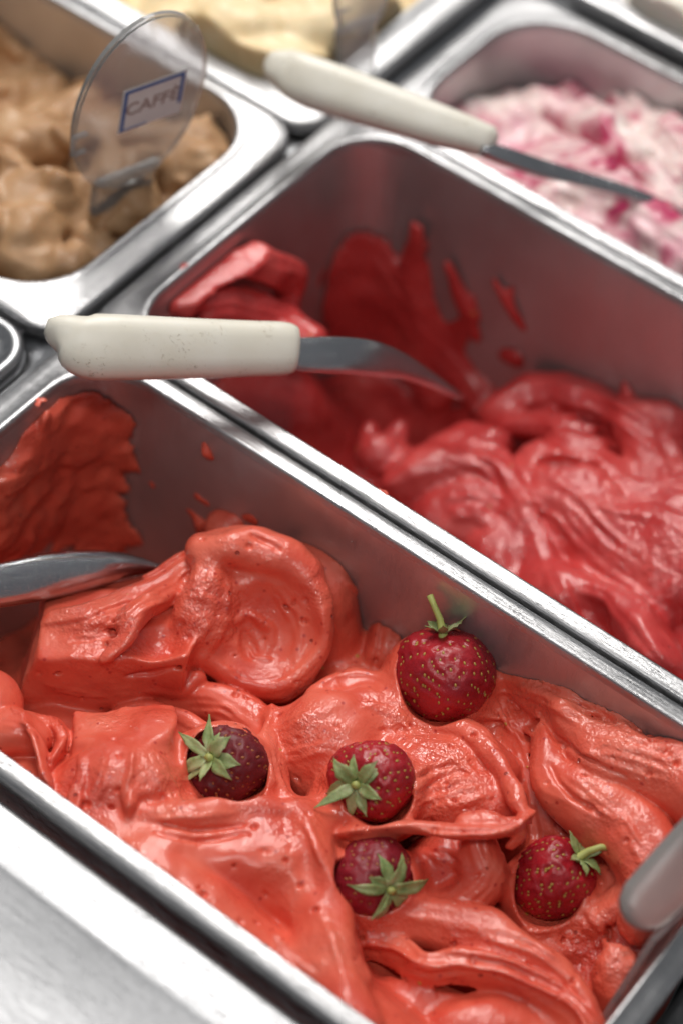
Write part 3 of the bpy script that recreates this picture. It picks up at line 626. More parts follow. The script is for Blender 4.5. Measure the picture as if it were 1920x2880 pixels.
# ---- red gelato, second pan
def gelato_second():
    F = Field((-3, 169, -146), (304, 326, -8), 1.1, 23)
    F.base([(8, 200, -80), (8, 225, -66), (12, 255, -84), (30, 215, -112), (20, 300, -132), (60, 290, -134), (70, 200, -118), (60, 240, -128), (95, 215, -92), (100, 250, -88), (90, 300, -120), (100, 325, -104), (132, 325, -80), (164, 325, -62),
            (130, 240, -84), (150, 280, -78), (170, 300, -64), (180, 250, -70), (210, 210, -66), (150, 190, -88), (240, 280, -56), (290, 250, -54)], 16)
    cf = [RI, UP, NO]
    F.ell(at(1080, 1265, -84), (12, 10, 12), cf, 3); F.ell(at(1040, 1230, -88), (5, 8, 6), cf, 3); F.ell(at(1120, 1215, -84), (5, 7, 6), cf, 3)
    F.ell(at(1290, 1300, -84), (20, 16, 18), cf, 4); F.ell(at(1200, 1330, -82), (16, 14, 16), cf, 4)
    F.stroke([(1130, 1370, -80, 7, 9), (1250, 1330, -74, 9, 10), (1370, 1350, -70, 9, 10), (1440, 1440, -68, 9, 11), (1500, 1560, -68, 9, 12), (1550, 1700, -66, 9, 12)], 9, 'wedge', stri=.3)
    F.ell(at(1330, 1470, -84), (22, 20, 18), cf, 4); F.ell(at(1420, 1620, -82), (16, 22, 16), cf, 4)
    F.stroke([(1400, 1180, -84, 9, 10), (1500, 1125, -80, 12, 12), (1640, 1140, -74, 12, 12), (1760, 1170, -66, 10, 10), (1900, 1180, -58, 12, 10)], 3, stri=.4)
    F.stroke([(1420, 1210, -80, 6, 8), (1540, 1230, -76, 8, 9), (1620, 1260, -72, 7, 8)], 2, stri=.5)
    F.stroke([(1770, 1130, -64, 4, 5), (1765, 1080, -58, 3, 4), (1768, 1045, -54, 1.5, 2)], 2)
    F.stroke([(1480, 1330, -72, 12, 9), (1600, 1420, -66, 18, 10), (1740, 1520, -60, 22, 11), (1900, 1620, -54, 26, 12)], 3, stri=.18, sf=.4)
    F.stroke([(1560, 1300, -74, 12, 9), (1700, 1360, -68, 14, 10), (1800, 1420, -62, 12, 10), (1920, 1460, -56, 12, 10)], 3, stri=.18, sf=.4)
    F.stroke([(1800, 1200, -62, 14, 10), (1850, 1300, -60, 14, 10), (1900, 1420, -56, 12, 10)], 4, stri=.25, sf=.4)
    F.stroke([(1540, 1640, -70, 8, 12), (1620, 1640, -66, 7, 12), (1740, 1720, -62, 8, 14), (1850, 1850, -58, 8, 14)], 7, stri=.3)
    F.ell(at(1880, 1460, -50), (8, 3, 6), cf, 2, 'cut'); F.ell(at(1600, 1320, -62), (14, 3, 6), cf, 3, 'cut')
    wd = F.wall_dist(-2, 303, 170, 325, 26, -150)
    L = lambda px, py: atx(px, py, 3); B_ = lambda px, py: aty(px, py, 320)
    F.smear(wd, [(B_(1010, 760), (20, 14, 34), 5.0), (B_(1180, 740), (7, 9, 30), 4.6), (B_(1100, 900), (28, 14, 24), 5.4), (B_(1230, 970), (20, 14, 18), 5.0), (B_(1310, 870), (5, 8, 14), 4.4),
                 (B_(1430, 810), (3.5, 8, 14), 4.2), (B_(900, 860), (34, 30, 44), 4.2), (B_(1440, 1010), (9, 12, 8), 6), (B_(960, 700), (16, 14, 22), 3.0), (B_(1720, 860), (6, 8, 3), 2.6), (L(640, 830), (16, 26, 26), 3), (L(860, 620), (14, 20, 22), 2.2), (L(500, 800), (10, 12, 12), 2.4)],
            -2.6, 1.3, ((20, 20, 14), (7, 7, 6)))
    W_ = lambda px, py, x: tuple(atx(px, py, x)); Y_ = lambda px, py: tuple(aty(px, py, 320.5))
    F.stroke([(*W_(540, 880, 5), 7, 5), (*W_(590, 800, 6), 9, 6), (*W_(680, 735, 7), 9, 6), (*W_(770, 745, 9), 8, 6), (*W_(810, 800, 12), 7, 6), (*W_(800, 860, 14), 6, 6)], 4, stri=.5, world=True, up=(1, 0, .4))
    F.stroke([(*W_(600, 900, 8), 9, 7), (*W_(680, 880, 12), 9, 7), (*W_(770, 900, 20), 9, 7), (*W_(860, 960, 36), 8, 6)], 4, stri=.5, world=True, up=(1, 0, .6))
    for st in ([(1000, 640, 9, 2), (1075, 750, 12, 3), (1180, 880, 12, 3.5), (1290, 1010, 10, 4), (1390, 1140, 9, 5)], [(1185, 625, 3, 1.5), (1165, 740, 6, 2.5), (1195, 850, 6, 3), (1250, 960, 6, 3)],
               [(900, 680, 14, 2), (1000, 820, 14, 3), (1120, 960, 13, 4), (1240, 1090, 12, 5)], [(1385, 770, 1.6, 1.4), (1430, 840, 2.6, 2), (1470, 930, 1.6, 1.2)], [(1265, 730, 2, 1.4), (1295, 820, 3.5, 2), (1325, 890, 4, 2.4), (1345, 950, 3, 2)]):
        F.stroke([(*Y_(p[0], p[1]), p[2], p[3]) for p in st], 2.5, world=True, up=(0, -1, .2), stri=.5, sf=.4)
    F.stroke([(1000, 800, -118, 8, 6), (1120, 900, -118, 10, 6), (1260, 1000, -114, 9, 6), (1370, 1120, -108, 8, 6)], 3, stri=.6)
    for q in ((1100, 1250, -80, 16), (1300, 1330, -72, 20), (1600, 1200, -70, 22), (1750, 1550, -54, 26), (1880, 1350, -54, 26), (1550, 1420, -60, 18), (1420, 1500, -66, 18), (1850, 1180, -56, 18), (1700, 1400, -58, 20), (1880, 1620, -48, 22)): F.tear(at(*q[:3]), q[3], .8)
    for path in ([(1300, 1240), (1400, 1280), (1440, 1350)], [(1480, 1350), (1600, 1440), (1720, 1560), (1840, 1640)], [(1560, 1300), (1700, 1370), (1850, 1420)], [(1650, 1170), (1760, 1220), (1860, 1300)], [(1250, 1420), (1330, 1400), (1420, 1460)], [(1500, 1190), (1600, 1180), (1700, 1200)]):
        F.scrape(path, 2.4, 1.5, 4, 30)
    F.rough(((9, .6), (5, .3), (3.2, .15)))
    F.d = np.maximum(F.d, .0 - wd)
    o = F.build('red_gelato', M_B, -143)
    return tag(o, 'deep red gelato heaped at the right of the second pan and smeared up its wall', 'gelato', 'gelato in the pans')
gelato_second()
# ---- blurred gelati behind
def gelato_mound(name, mat, box, seed, hs, label, lumps, vox=2.0, r=30, amps=((12, 1.2), (5, .6)), extra=None, crag=0):
    x0, x1, y0, y1 = box
    F = Field((x0, y0, -90), (x1, y1, 40), vox, seed, ((24, 4), (10, 1.6)))
    F.base(hs, 22); cf = [RI, UP, NO]
    for px, py, z, a, b, c in lumps: F.ell(at(px, py, z), (a, b, c), cf, 3)
    if extra: extra(F)
    if crag: F.d += crag * (.8 - np.abs(F.noise(14)) * 1.1 - np.abs(F.noise(6)) * .5)
    wd = F.wall_dist(x0, x1, y0, y1, r); F.rough(amps); F.d = np.maximum(F.d, .0 - wd)
    return tag(F.build(name, mat, -86), label, 'gelato', 'gelato in the pans')
gelato_mound('coffee_gelato', M_D, (-215, -33, 158, 298), 31,
    [(-60, 175, -16), (-120, 175, -8), (-60, 230, -16), (-110, 220, -6), (-50, 280, -26), (-100, 275, -26), (-150, 270, -34), (-180, 200, -10)],
    'light brown coffee gelato with cracked lumps behind the oval sign',
    [(90, 560, -4, 24, 16, 16), (60, 660, -8, 22, 14, 16), (230, 640, -16, 18, 20, 14), (130, 760, -12, 22, 10, 12), (60, 400, -8, 22, 14, 16), (230, 330, -14, 22, 12, 14), (330, 400, -14, 22, 16, 14),
     (470, 480, -16, 18, 16, 14), (560, 400, -18, 18, 14, 12), (600, 330, -22, 14, 8, 10), (330, 560, -12, 18, 16, 14), (-20, 500, -2, 20, 20, 16)], amps=((14, 1.6), (6, 1.2), (4, .6)), crag=6, vox=1.6)
gelato_mound('vanilla_gelato', M_E, (-240, -33, 316, 468), 41,
    [(-50, 330, -14), (-100, 330, -14), (-60, 380, -8), (-120, 390, -10), (-180, 350, -50), (-200, 420, -50), (-60, 450, -14)],
    'pale yellow vanilla gelato in the pan behind the coffee gelato',
    [(700, 200, -2, 34, 14, 18), (640, 100, 2, 26, 16, 18), (850, 100, 0, 30, 18, 18), (1000, 60, 0, 26, 14, 16), (800, 250, -10, 24, 10, 12), (900, 10, 4, 26, 12, 14), (1090, 90, -8, 12, 10, 12)], amps=((14, 1.4), (5, .7)), crag=3)
def cherry_swirls(F):
    for pts in ([(1420, 330, -34, 8, 8), (1500, 360, -30, 10, 9), (1600, 420, -26, 10, 9), (1700, 520, -20, 12, 10)], [(1500, 300, -36, 8, 8), (1600, 320, -30, 9, 9), (1700, 360, -26, 10, 9), (1780, 450, -22, 10, 9)],
                [(1640, 250, -38, 7, 8), (1740, 300, -32, 9, 9), (1840, 380, -24, 11, 10), (1940, 480, -20, 12, 10)], [(1400, 230, -44, 4, 8), (1420, 290, -40, 5, 8), (1450, 340, -36, 6, 7)], [(1560, 210, -46, 4, 8), (1580, 270, -40, 5, 8)],
                [(1740, 220, -40, 4, 9), (1720, 290, -36, 5, 8)], [(1860, 260, -38, 6, 10), (1880, 340, -30, 7, 9)], [(1500, 480, -26, 12, 9), (1640, 560, -20, 14, 10), (1800, 640, -14, 16, 10), (1940, 720, -10, 16, 10)], [(1800, 520, -18, 12, 9), (1900, 600, -14, 14, 10)]):
        F.stroke(pts, 3, stri=1.0, sf=.5)
gelato_mound('cherry_gelato', M_C, (4, 310, 339, 440), 53,
    [(14, 380, -28), (14, 420, -38), (40, 360, -20), (40, 425, -34), (90, 380, -16), (90, 430, -26), (140, 400, -14), (160, 360, -14), (200, 400, -12)],
    'white gelato streaked with cherry pink in the pan at the right edge', [], r=34, amps=((12, 1.6), (5, .9)), extra=cherry_swirls, crag=2.5)
gelato_mound('cream_gelato', M_F, (20, 310, 462, 600), 61, [(60, 490, -8), (120, 500, 0), (180, 500, 0), (100, 560, 0)],
    'plain white cream gelato at the top right corner', [(1850, 60, 6, 26, 12, 14), (1900, 100, 4, 24, 12, 14), (1780, 20, 4, 20, 10, 12)])

# ------------------------------------------------------------------ strawberries
M_BERS = berry_mat('dull_strawberry_skin', (.30, .014, .026), (.17, .008, .016), .34)  # duller, darker red skin for the berry in the hollow
def strawberry(center, R, Ln, axis, roll, sepals, label, dark=False, stem=None, lobes=0.0, seed=1, nseed=150, tipw=.62):
    rg = np.random.default_rng(seed); ax = unit(axis); e1 = unit(np.cross(ax, UP + .13 * RI)); e2 = np.cross(ax, e1)
    e1, e2 = e1 * math.cos(roll) + e2 * math.sin(roll), e2 * math.cos(roll) - e1 * math.sin(roll)
    def prof(t):            # t 0 at the calyx, 1 at the tip
        r = (np.clip(t, 1e-5, 1) ** .50) * (np.clip(1 - t, 1e-5, 1) ** tipw); return R * r / .5 ** .5 / .5 ** tipw * .93
    def surf(t, ph):
        wob = 1 + .05 * np.cos(2 * ph + seed) + .04 * np.cos(3 * ph + 2 * seed) + .05 * np.cos(ph + 5 * seed) * np.sin(3.1 * t) + .02 * np.cos(5 * ph + 9 * t + seed) + lobes * np.cos(2 * ph)
        rr = prof(t) * wob; z = Ln * (.5 - t) + np.where(t < .12, -(0.12 - t) / .12 * Ln * .07, 0) + lobes * .35 * Ln * np.cos(2 * ph) * np.clip(.5 - t, 0, 1)
        return rr[..., None] * (np.cos(ph)[..., None] * e1 + np.sin(ph)[..., None] * e2) + z[..., None] * ax
    nu, nv = 96, 72
    tv = (1 - np.cos(np.linspace(0.02, math.pi - .02, nv))) / 2; ph = np.arange(nu) / nu * 2 * math.pi
    T, PH = np.meshgrid(tv, ph, indexing='ij'); P = surf(T, PH)
    du = np.roll(P, -1, 1) - np.roll(P, 1, 1); dv = np.gradient(P, axis=0); Nn = np.cross(du, dv); Nn /= np.linalg.norm(Nn, axis=2, keepdims=True) + 1e-9
    Nn *= np.sign((Nn * P).sum(2).mean())
    k = np.arange(nseed); ts = .06 + .90 * (k + .5) / nseed; ts = ts + rg.normal(0, .006, nseed)
    # spread by area: cumulative profile
    g = np.linspace(.05, .97, 300); cdf = np.cumsum(prof(g)); cdf /= cdf[-1]; ts = np.interp((k + .5) / nseed, cdf, g) + rg.normal(0, .006, nseed)
    ps = (k * 2.399963 + rg.normal(0, .17, nseed)) % (2 * math.pi); Sp = surf(ts, ps)
    eps = 1e-3; a = surf(ts + eps, ps) - surf(ts - eps, ps); b = surf(ts, ps + eps) - surf(ts, ps - eps); Sn = np.cross(b, a); Sn /= np.linalg.norm(Sn, axis=1, keepdims=True); Sn *= np.sign((Sn * Sp).sum(1))[:, None]
    flat = P.reshape(-1, 3); D = np.zeros(len(flat))
    for p in Sp:
        q = ((flat - p) ** 2).sum(1); D += np.exp(-q / 1.3) - .32 * np.exp(-(np.sqrt(q) - 2.1) ** 2 / .5)
    flat = flat - Nn.reshape(-1, 3) * (np.clip(D, -.6, 1.2) * (.55 if not dark else .45))[:, None]
    flat += Nn.reshape(-1, 3) * rg.normal(0, .03, len(flat))[:, None]
    c = (np.asarray(center) - NO * 2.0) / 1000
    root = thing('strawberry', label, 'strawberry', tuple(c - np.array([0, 0, R / 1000])), 'whole strawberries on the front gelato')
    V = list(map(tuple, c + flat / 1000)); n0 = len(V); V += [tuple(c + P[0].mean(0) / 1000), tuple(c + P[-1].mean(0) / 1000)]
    Fc = [(j * nu + i, j * nu + (i + 1) % nu, (j + 1) * nu + (i + 1) % nu, (j + 1) * nu + i) for j in range(nv - 1) for i in range(nu)]
    Fc += [(n0, (i + 1) % nu, i) for i in range(nu)] + [(n0 + 1, (nv - 1) * nu + i, (nv - 1) * nu + (i + 1) % nu) for i in range(nu)]
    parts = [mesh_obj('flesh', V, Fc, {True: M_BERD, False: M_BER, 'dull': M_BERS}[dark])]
    # seeds, joined: too small to pick apart
    SV, SF = [], []
    for p, nn, tt in zip(Sp, Sn, a):
        t1 = unit(tt - nn * (tt @ nn)); t2 = np.cross(nn, t1); o = len(SV); ctr = p - nn * (.40 if not dark else .36); rings = [(-.7, .45), (-.25, .95), (.3, .85), (.75, .35)]
        sz = rg.uniform(.62, .95)
        for lz, rr in rings:
            for m in range(7):
                an = m / 7 * 2 * math.pi; SV.append(tuple(c + (ctr + sz * (t1 * lz * 1.15 + t2 * rr * .62 * math.cos(an) + nn * rr * .50 * math.sin(an))) / 1000))
        for j in range(3):
            for m in range(7): SF.append((o + j * 7 + m, o + j * 7 + (m + 1) % 7, o + j * 7 + 7 + (m + 1) % 7, o + j * 7 + 7 + m))
        SF += [tuple(o + m for m in range(7))[::-1], tuple(o + 21 + m for m in range(7))]
    so = mesh_obj('seeds', SV, SF, M_SEEDD if dark else M_SEED); so['kind'] = 'stuff'; parts.append(so)
    top = Ln * .5 * ax - ax * Ln * .055
    for (phd, ln, wd, lift, bend) in sepals:       # azimuth deg, length, width, lift deg, bend deg
        an = math.radians(phd); out = math.cos(an) * e1 + math.sin(an) * e2; side = np.cross(ax, out); GV = []; GF = []
        pos = top + out * 1.2; nl = 9; a_ = math.radians(lift); tw = rg.uniform(-.35, .35)
        for j in range(nl):
            f = j / (nl - 1); wdt = wd * .5 * rg.uniform(.82, 1.1) * (math.sin(math.pi * min(1, (f * .86 + .14))) ** .8) * (1 - f ** 4) + .12
            dirv = out * math.cos(a_) + ax * math.sin(a_); nrm = ax * math.cos(a_) - out * math.sin(a_)
            sd = side * math.cos(tw * f) + nrm * math.sin(tw * f)
            for m, q in enumerate((-1, -.5, 0, .5, 1)):
                GV.append(tuple(c + (pos + sd * q * wdt + nrm * (.28 * abs(q) * wdt + rg.normal(0, .16))) / 1000))
            pos = pos + dirv * ln / (nl - 1); a_ += math.radians(bend) / (nl - 1)
        for j in range(nl - 1):
            for m in range(4): GF.append((j * 5 + m, j * 5 + m + 1, j * 5 + 6 + m, j * 5 + 5 + m))
        lo = mesh_obj('sepal', GV, GF, M_LEAF); so_ = lo.modifiers.new('thick', 'SOLIDIFY'); so_.thickness = .0002; parts.append(lo)
    # calyx hub and stem
    pts = stem or [(0, 0, 0), (0, 0, 2.5)]; ring = []
    SPt = [top + p[0] * RI + p[1] * UP + p[2] * NO for p in pts] if stem else [top, top + ax * 2.2]
    SPt = [SPt[0] - unit(SPt[1] - SPt[0]) * 1.5] + SPt; TV = []; TF = []
    for j, p in enumerate(SPt):
        d = unit(SPt[min(j + 1, len(SPt) - 1)] - SPt[max(j - 1, 0)]); u = unit(np.cross(d, NO + .01 * RI)); w = np.cross(d, u); rr = (2.4, 1.5, 1.25, 1.15, 1.2, 1.3)[min(j, 5)]
        for m in range(10): an = m / 10 * 2 * math.pi; TV.append(tuple(c + (p + rr * (u * math.cos(an) + w * math.sin(an))) / 1000))
    for j in range(len(SPt) - 1):
        for m in range(10): TF.append((j * 10 + m, j * 10 + (m + 1) % 10, j * 10 + 10 + (m + 1) % 10, j * 10 + 10 + m))
    TF.append(tuple((len(SPt) - 1) * 10 + m for m in range(10))); parts.append(mesh_obj('stem', TV, TF, M_STEM))
    place(parts, root); return root
def ringsep(n, ln, wd, lift, bend, seed):
    rg = np.random.default_rng(seed); return [(360 * i / n + rg.uniform(-20, 20), ln * rg.uniform(.6, 1.15), wd * rg.uniform(.65, 1.2), lift + rg.uniform(-14, 30), bend + rg.uniform(-35, 30)) for i in range(n)]
strawberry(at(1245, 1893, -29), 19.4, 34, UP * .93 + NO * .30 - RI * .02, .0, ringsep(6, 9, 4.6, 22, 10, 3), 'big bright strawberry standing stem up against the far steel wall', stem=[(0, 0, 0), (-1, 5, .5), (-3.2, 10, .5), (-4.6, 13.5, 0)], lobes=.07, seed=3, nseed=230, tipw=.45)
strawberry(at(640, 2155, -30), 15.6, 27, -RI * .44 + UP * .30 + NO * .84, .3, ringsep(9, 14, 5.0, 12, -30, 5), 'dark wine red strawberry beside the peaked gelato near the rim, leaves to the left', dark=True, seed=5, nseed=170, tipw=.5)
strawberry(at(1045, 2200, -24), 15.4, 27, -RI * .42 + UP * .02 + NO * .90, .8, ringsep(9, 13.5, 5.2, 14, -40, 8), 'red strawberry in the middle of the mound, leafy top facing the viewer', seed=8, nseed=170, tipw=.5)
strawberry(at(1045, 2470, -34), 15.2, 27, RI * .48 - UP * .20 + NO * .85, .2, ringsep(8, 13, 4.6, 18, -60, 12), 'dull red strawberry in the hollow below the mound, leaves to the right', dark='dull', seed=12, nseed=120, tipw=.5)
strawberry(at(1555, 2475, -40), 14.0, 31, RI * .58 + UP * .60 + NO * .50, 1.1, ringsep(6, 10, 4.0, 20, -30, 17), 'small red strawberry lying in the dip at the right, thin green stem', stem=[(0, 0, 0), (3, 2.2, 1), (7, 3.6, 1.5), (11, 3.6, 1)], seed=17, nseed=190, tipw=.5)

# ------------------------------------------------------------------ spatulas
def sweep(name, rings, mat, ex=2.6, nseg=28, up=None):
    """rings: (centre mm, half width, half thickness, width direction)"""
    C = [np.asarray(r[0], float) for r in rings]; V = []; F = []; n = len(rings)
    for j, (c, w, t, wd) in enumerate(rings):
        T = unit(C[min(j + 1, n - 1)] - C[max(j - 1, 0)]); wd = unit(wd - T * (wd @ T)); nn = np.cross(T, wd)
        for m in range(nseg):
            a = 2 * math.pi * m / nseg; ca, sa = math.cos(a), math.sin(a)
            V.append(tuple((c + wd * w * math.copysign(abs(ca) ** (2 / ex), ca) + nn * t * math.copysign(abs(sa) ** (2 / ex), sa)) / 1000))
    for j in range(n - 1):
        for m in range(nseg): F.append((j * nseg + m, j * nseg + (m + 1) % nseg, (j + 1) * nseg + (m + 1) % nseg, (j + 1) * nseg + m))
    F.append(tuple(range(nseg))[::-1]); F.append(tuple((n - 1) * nseg + m for m in range(nseg)))
    return mesh_obj(name, V, F, mat)
def smooth_rings(keys, n):
    """keys: (s, centre, w, t, dir) -> n interpolated rings"""
    ss = np.array([k[0] for k in keys], float); A = np.array([[*k[1], k[2], k[3], *k[4]] for k in keys], float)
    x = np.linspace(ss[0], ss[-1], n); out = []
    for v in x:
        i = int(np.clip(np.searchsorted(ss, v) - 1, 0, len(ss) - 2)); t = (v - ss[i]) / (ss[i + 1] - ss[i]); p0, p1 = A[i], A[i + 1]
        m0 = (A[i + 1] - A[max(i - 1, 0)]) / (ss[i + 1] - ss[max(i - 1, 0)]) * (ss[i + 1] - ss[i]); m1 = (A[min(i + 2, len(A) - 1)] - A[i]) / (ss[min(i + 2, len(ss) - 1)] - ss[i]) * (ss[i + 1] - ss[i])
        h = (2 * t ** 3 - 3 * t * t + 1) * p0 + (t ** 3 - 2 * t * t + t) * m0 + (-2 * t ** 3 + 3 * t * t) * p1 + (t ** 3 - t * t) * m1
        out.append((h[:3], max(h[3], .15), max(h[4], .15), h[5:8]))
    return out
def spatula(label, hpts, bpts):
    """hpts: (px, top py, bottom py, z, half thickness mm); bpts: the same for the steel"""
    def keys(pts, lean):
        K = []
        for (px, y0, y1, z, t) in pts:
            a, b = at(px, y0, z), at(px, y1, z); c = at(px, (y0 + y1) / 2, z); w = abs((y1 - y0) / 2) / 7.4
            K.append((px, c, w, t, UP + lean * NO))
        return K
    root = thing('spatula', label, 'spatula', tuple(at(hpts[0][0], hpts[0][1], hpts[0][3]) / 1000), 'gelato spatulas')
    h = sweep('handle', smooth_rings(keys(hpts, 0), 44), M_HAN, 2.9); b = sweep('blade', smooth_rings(keys(bpts, .0), 40), M_BLADE, 2.3)
    place([h, b], root); return root
spatula('white handled spatula lying across the corner between the strawberry pan and the red pan',
    [(131, 932, 962, 36, 2.0), (136, 912, 978, 36, 4.0), (150, 896, 986, 36, 5.5), (172, 888, 992, 36, 7), (196, 885, 1014, 35, 8), (224, 885, 1046, 34, 8.6), (258, 887, 1062, 33, 9), (330, 889, 1064, 32, 9), (520, 898, 1062, 27, 9), (700, 905, 1057, 22, 8.8), (790, 908, 1054, 20, 8.5), (825, 918, 1048, 19, 7.5), (840, 940, 1030, 18.5, 5), (843, 965, 1005, 18.5, 2)],
    [(800, 955, 1035, 20, 4), (860, 950, 1046, 18, 3.2), (960, 948, 1052, 12, 2.4), (1050, 958, 1060, 2, 2.0), (1120, 985, 1066, -10, 1.8), (1180, 1022, 1082, -22, 1.6), (1240, 1066, 1104, -36, 1.3), (1300, 1112, 1128, -50, .8)])
spatula('white handled spatula propped over the pan of cherry streaked gelato',
    [(745, 165, 190, 30, 2.0), (752, 145, 210, 30, 4.5), (775, 138, 236, 30, 6.5), (815, 136, 270, 29, 8.2), (860, 150, 300, 29, 8.8), (950, 182, 332, 28, 8.8), (1100, 240, 376, 26, 8.8), (1250, 300, 418, 24, 8.6), (1350, 342, 440, 22, 8.0), (1382, 360, 446, 21.5, 6), (1392, 385, 430, 21, 3)],
    [(1350, 395, 440, 22, 4), (1420, 412, 470, 19, 3), (1520, 446, 500, 13, 2), (1640, 482, 525, 8, 1.5), (1760, 520, 556, 3, 1.3), (1850, 556, 588, -3, 1.2), (1930, 600, 640, -14, 1.0)])
spatula('steel spatula blade entering from the left edge above the curled scoop',
    [(-760, 1650, 1790, 12, 2), (-740, 1640, 1800, 12, 7), (-640, 1630, 1800, 8, 9), (-480, 1620, 1780, 0, 9), (-330, 1610, 1755, -8, 8.5), (-300, 1625, 1735, -9, 4)],
    [(-330, 1625, 1735, -9, 4), (-160, 1612, 1722, -16, 3), (0, 1588, 1706, -24, 4), (120, 1560, 1686, -29, 6), (240, 1548, 1660, -34, 7), (340, 1554, 1636, -39, 6), (420, 1576, 1620, -43, 3.5), (480, 1600, 1614, -46, 1.2), (520, 1612, 1620, -48, .6)])

# ------------------------------------------------------------------ clear sign holders
def plate_outline(outline, org, ex, ey, thick, name, mat, slot=None):
    nn = np.cross(ex, ey); n = len(outline); V = []; bm = bmesh.new()
    vs_ = [bm.verts.new(Vector((org + ex * x + ey * y - nn * thick / 2) / 1000)) for x, y in outline]
    f = bm.faces.new(vs_); r = bmesh.ops.extrude_face_region(bm, geom=[f])
    bmesh.ops.translate(bm, verts=[v for v in r['geom'] if isinstance(v, bmesh.types.BMVert)], vec=Vector(nn * thick / 1000))
    bmesh.ops.recalc_face_normals(bm, faces=bm.faces)
    bmesh.ops.bevel(bm, geom=[e for e in bm.edges if len(e.link_faces) == 2 and e.calc_face_angle(0) > 1.0], offset=thick * .28 / 1000, segments=2, affect='EDGES')
    me = bpy.data.meshes.new(name); bm.to_mesh(me); bm.free(); me.materials.append(mat)
    o = bpy.data.objects.new(name, me); COL.objects.link(o); return o
def oval(a, b, n=48): return [(a * math.cos(2 * math.pi * i / n), b * math.sin(2 * math.pi * i / n)) for i in range(n)]
def sign_holder(label, org, ex, ey, a, b, stem_w, stem_l, sticker=None, stem_dx=0):
    nn = np.cross(ex, ey); root = thing('sign_holder', label, 'sign', tuple((org - ey * (b + stem_l)) / 1000), 'clear plastic sign holders')
    pr = [plate_outline(oval(a, b), org, ex, ey, 3.6, 'plate', M_CLR)]
    st = [(-stem_w + stem_dx, -b - stem_l), (stem_w * .8 + stem_dx, -b - stem_l), (stem_w + stem_dx, -b + 5), (-stem_w + stem_dx, -b + 5)]
    pr.append(plate_outline(st, org - nn * 3.8, ex, ey, 3.4, 'stem', M_CLR))
    # small clip loop at the side of the plate
    cl = [(-a - 1.5, -13), (-a + 5.5, -13), (-a + 5.5, -11.5), (-a, -11.5), (-a, -3.5), (-a + 5.5, -3.5), (-a + 5.5, -2), (-a - 1.5, -2)]
    pr.append(plate_outline(cl, org + nn * 3.2, ex, ey, 2.4, 'clip', M_CLR))
    if sticker:
        x0, x1, y0, y1, txt = sticker; o2 = org + nn * 2.2
        s0 = plate_outline([(x0, y0), (x1, y0), (x1, y1), (x0, y1)], o2, ex, ey, .25, 'sticker', M_PAPER); pr.append(s0)
        subs = []; o3 = org + nn * 2.5; w = 1.5
        for q in ([(x0 + .8, y1 - .8 - w), (x1 - .8, y1 - .8 - w), (x1 - .8, y1 - .8), (x0 + .8, y1 - .8)], [(x0 + .8, y0 + .8), (x0 + .8 + w, y0 + .8), (x0 + .8 + w, y1 - .8 - w), (x0 + .8, y1 - .8 - w)],
                  [(x1 - .8 - w, y0 + 6), (x1 - .8, y0 + 6), (x1 - .8, y1 - .8 - w), (x1 - .8 - w, y1 - .8 - w)], [(x0 + .8 + w, y0 + .8), (x1 - 16, y0 + .8), (x1 - 16, y0 + 1.5), (x0 + .8 + w, y0 + 1.5)]):
            subs.append(plate_outline(q, o3, ex, ey, .12, 'border', M_BLUE))
        cu = bpy.data.curves.new('lettering', 'FONT'); cu.body = txt; cu.size = .0088; cu.align_x = 'CENTER'; cu.align_y = 'CENTER'; cu.extrude = .00006; cu.offset = .00012
        to = bpy.data.objects.new('tmp', cu); COL.objects.link(to); dg = bpy.context.evaluated_depsgraph_get(); me = bpy.data.meshes.new_from_object(to.evaluated_get(dg)); bpy.data.objects.remove(to)
        me.materials.clear(); me.materials.append(M_INK); lo = bpy.data.objects.new('lettering', me); COL.objects.link(lo)
        oc = (org + nn * 2.45 + ex * (x0 + x1) / 2 + ey * (y0 + y1) / 2) / 1000
        lo.matrix_world = Matrix(((ex[0], ey[0], nn[0], oc[0]), (ex[1], ey[1], nn[1], oc[1]), (ex[2], ey[2], nn[2], oc[2]), (0, 0, 0, 1)))
        subs.append(lo); bpy.context.view_layer.update()
        for q in subs: q.parent = s0; q.matrix_parent_inverse = Matrix.Identity(4)
    place(pr, root); return root
def frame2(px0, py0, z0, px1, py1, z1, px2, py2, z2):
    """origin, x and y axes through three picture points"""
    o, p, q = at(px0, py0, z0), at(px1, py1, z1), at(px2, py2, z2); ex = unit(p - o); ey = q - o; ey = unit(ey - ex * (ey @ ex)); return o, ex, ey
o, ex, ey = frame2(392, 288, 52, 570, 224, 50, 545, 20, 92)
sign_holder('clear oval sign with a blue bordered sticker over the coffee gelato', o, ex, ey, 30, 45, 15, 44, (-10, 19, -11, 12, "CAFF\u00c8"), stem_dx=2)
o, ex, ey = frame2(1015, -20, 40, 1115, -60, 38, 1022, -230, 70)
sign_holder('clear plastic sign at the top edge over the vanilla gelato', o, ex, ey, 15, 18, 11, 26)
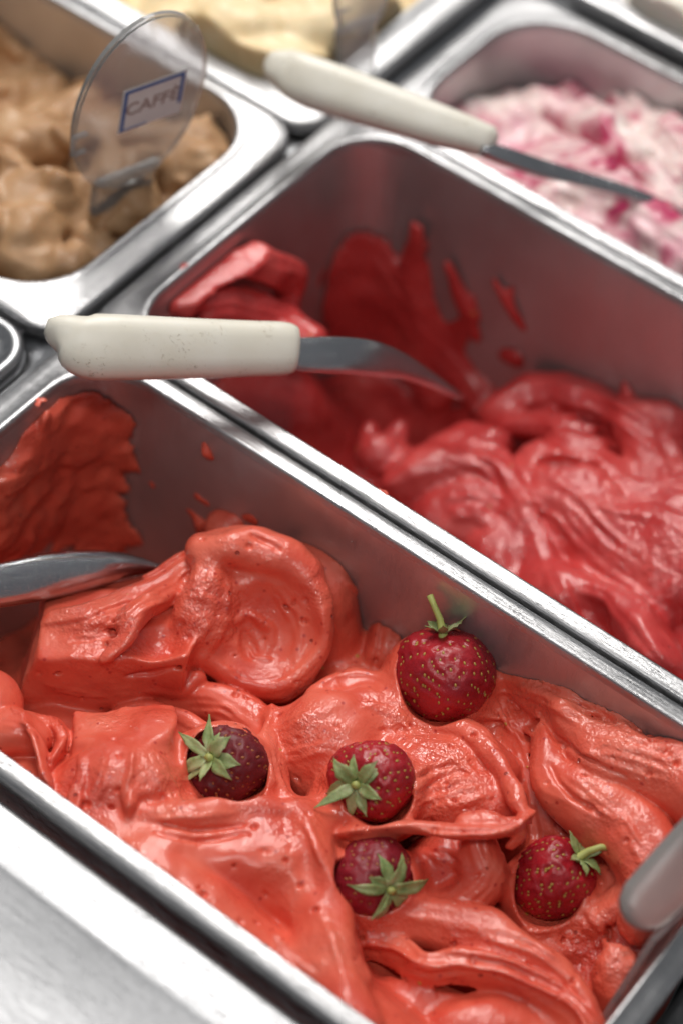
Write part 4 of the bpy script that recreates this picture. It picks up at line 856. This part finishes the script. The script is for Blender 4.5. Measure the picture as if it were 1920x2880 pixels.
def corner_sign():
    o, ex, ey = frame2(2080, 2210, 40, 2160, 2130, 40, 2100, 2060, 62); nn = np.cross(ex, ey)
    root = thing('sign_holder', 'clear plastic sign foot with a rounded end at the right edge of the strawberry pan', 'sign', tuple(at(1740, 2850, -38) / 1000), 'clear plastic sign holders')
    pl = plate_outline(oval(18, 26), o, ex, ey, 2.6, 'plate', M_CLR)
    K = [(at(px, py, z), w, t, UP * .7 + RI * .7) for px, py, z, w, t in ((1768, 2598, 8, 2, 2), (1775, 2588, 8.5, 5, 3.5), (1790, 2570, 9, 7.5, 4.4), (1815, 2540, 10, 9, 4.6), (1880, 2470, 14, 9.4, 4.6), (1960, 2380, 20, 9.4, 4.4), (2060, 2270, 30, 9, 3.5), (2085, 2240, 33, 6, 3))]
    cl = sweep('clip', [(c, w, t, unit(UP * .6 - RI * .8) * -1) for c, w, t, _ in K], M_FROST, 2.6)
    p = [at(1835, 2640, 4), at(1945, 2530, 6), at(1790, 2800, -40), at(1690, 2870, -40)]
    ex2 = unit(p[1] - p[0]); ey2 = p[3] - p[0]; ey2 = unit(ey2 - ex2 * (ey2 @ ex2)); q = [((v - p[0]) @ ex2, (v - p[0]) @ ey2) for v in p]
    st = plate_outline(q[::-1], p[0], ex2, ey2, 2.2, 'stem', M_CLR)
    place([pl, cl, st], root)
corner_sign()

# ------------------------------------------------------------------ dried smears on the pan rims
def rim_smear(px, py, z, a, b, mat, label, seed, rot=0.0):
    rg = np.random.default_rng(seed); c = at(px, py, z); n, m = 26, 5; V = [tuple((c + np.array([0, 0, .55])) / 1000)]; F_ = []
    ph = rg.uniform(0, 6.28, 4)
    for j in range(1, m + 1):
        f = j / m
        for i in range(n):
            t = 2 * math.pi * i / n; w = 1 + .28 * math.sin(3 * t + ph[0]) + .2 * math.sin(5 * t + ph[1]) + .12 * math.sin(9 * t + ph[2])
            x, y = a * f * w * math.cos(t), b * f * w * math.sin(t); x, y = x * math.cos(rot) - y * math.sin(rot), x * math.sin(rot) + y * math.cos(rot)
            V.append(tuple((c + np.array([x, y, .55 * (1 - f ** 3) - .12 + rg.normal(0, .05)])) / 1000))
    F_ += [(0, 1 + i, 1 + (i + 1) % n) for i in range(n)]
    for j in range(m - 1):
        for i in range(n): F_.append((1 + j * n + i, 1 + (j + 1) * n + i, 1 + (j + 1) * n + (i + 1) % n, 1 + j * n + (i + 1) % n))
    o = mesh_obj('gelato_smear', V, F_, mat); return tag(o, label, 'smear', 'gelato smears on the steel rims')
rim_smear(820, 2690, -.1, 7.5, 2.6, M_A, 'thin orange smear on the front rim of the strawberry pan', 3)
rim_smear(113, 1128, .1, 1.6, 2.4, M_A, 'small orange drip on the left rim of the strawberry pan', 5)
rim_smear(1080, 1476 - 92, -.1, 2.2, .8, M_A, 'tiny orange fleck on the rim between the two red pans', 7)
rim_smear(518, 748, .1, 1.3, 2.2, M_B, 'small red drip on the left rim of the red pan', 9)
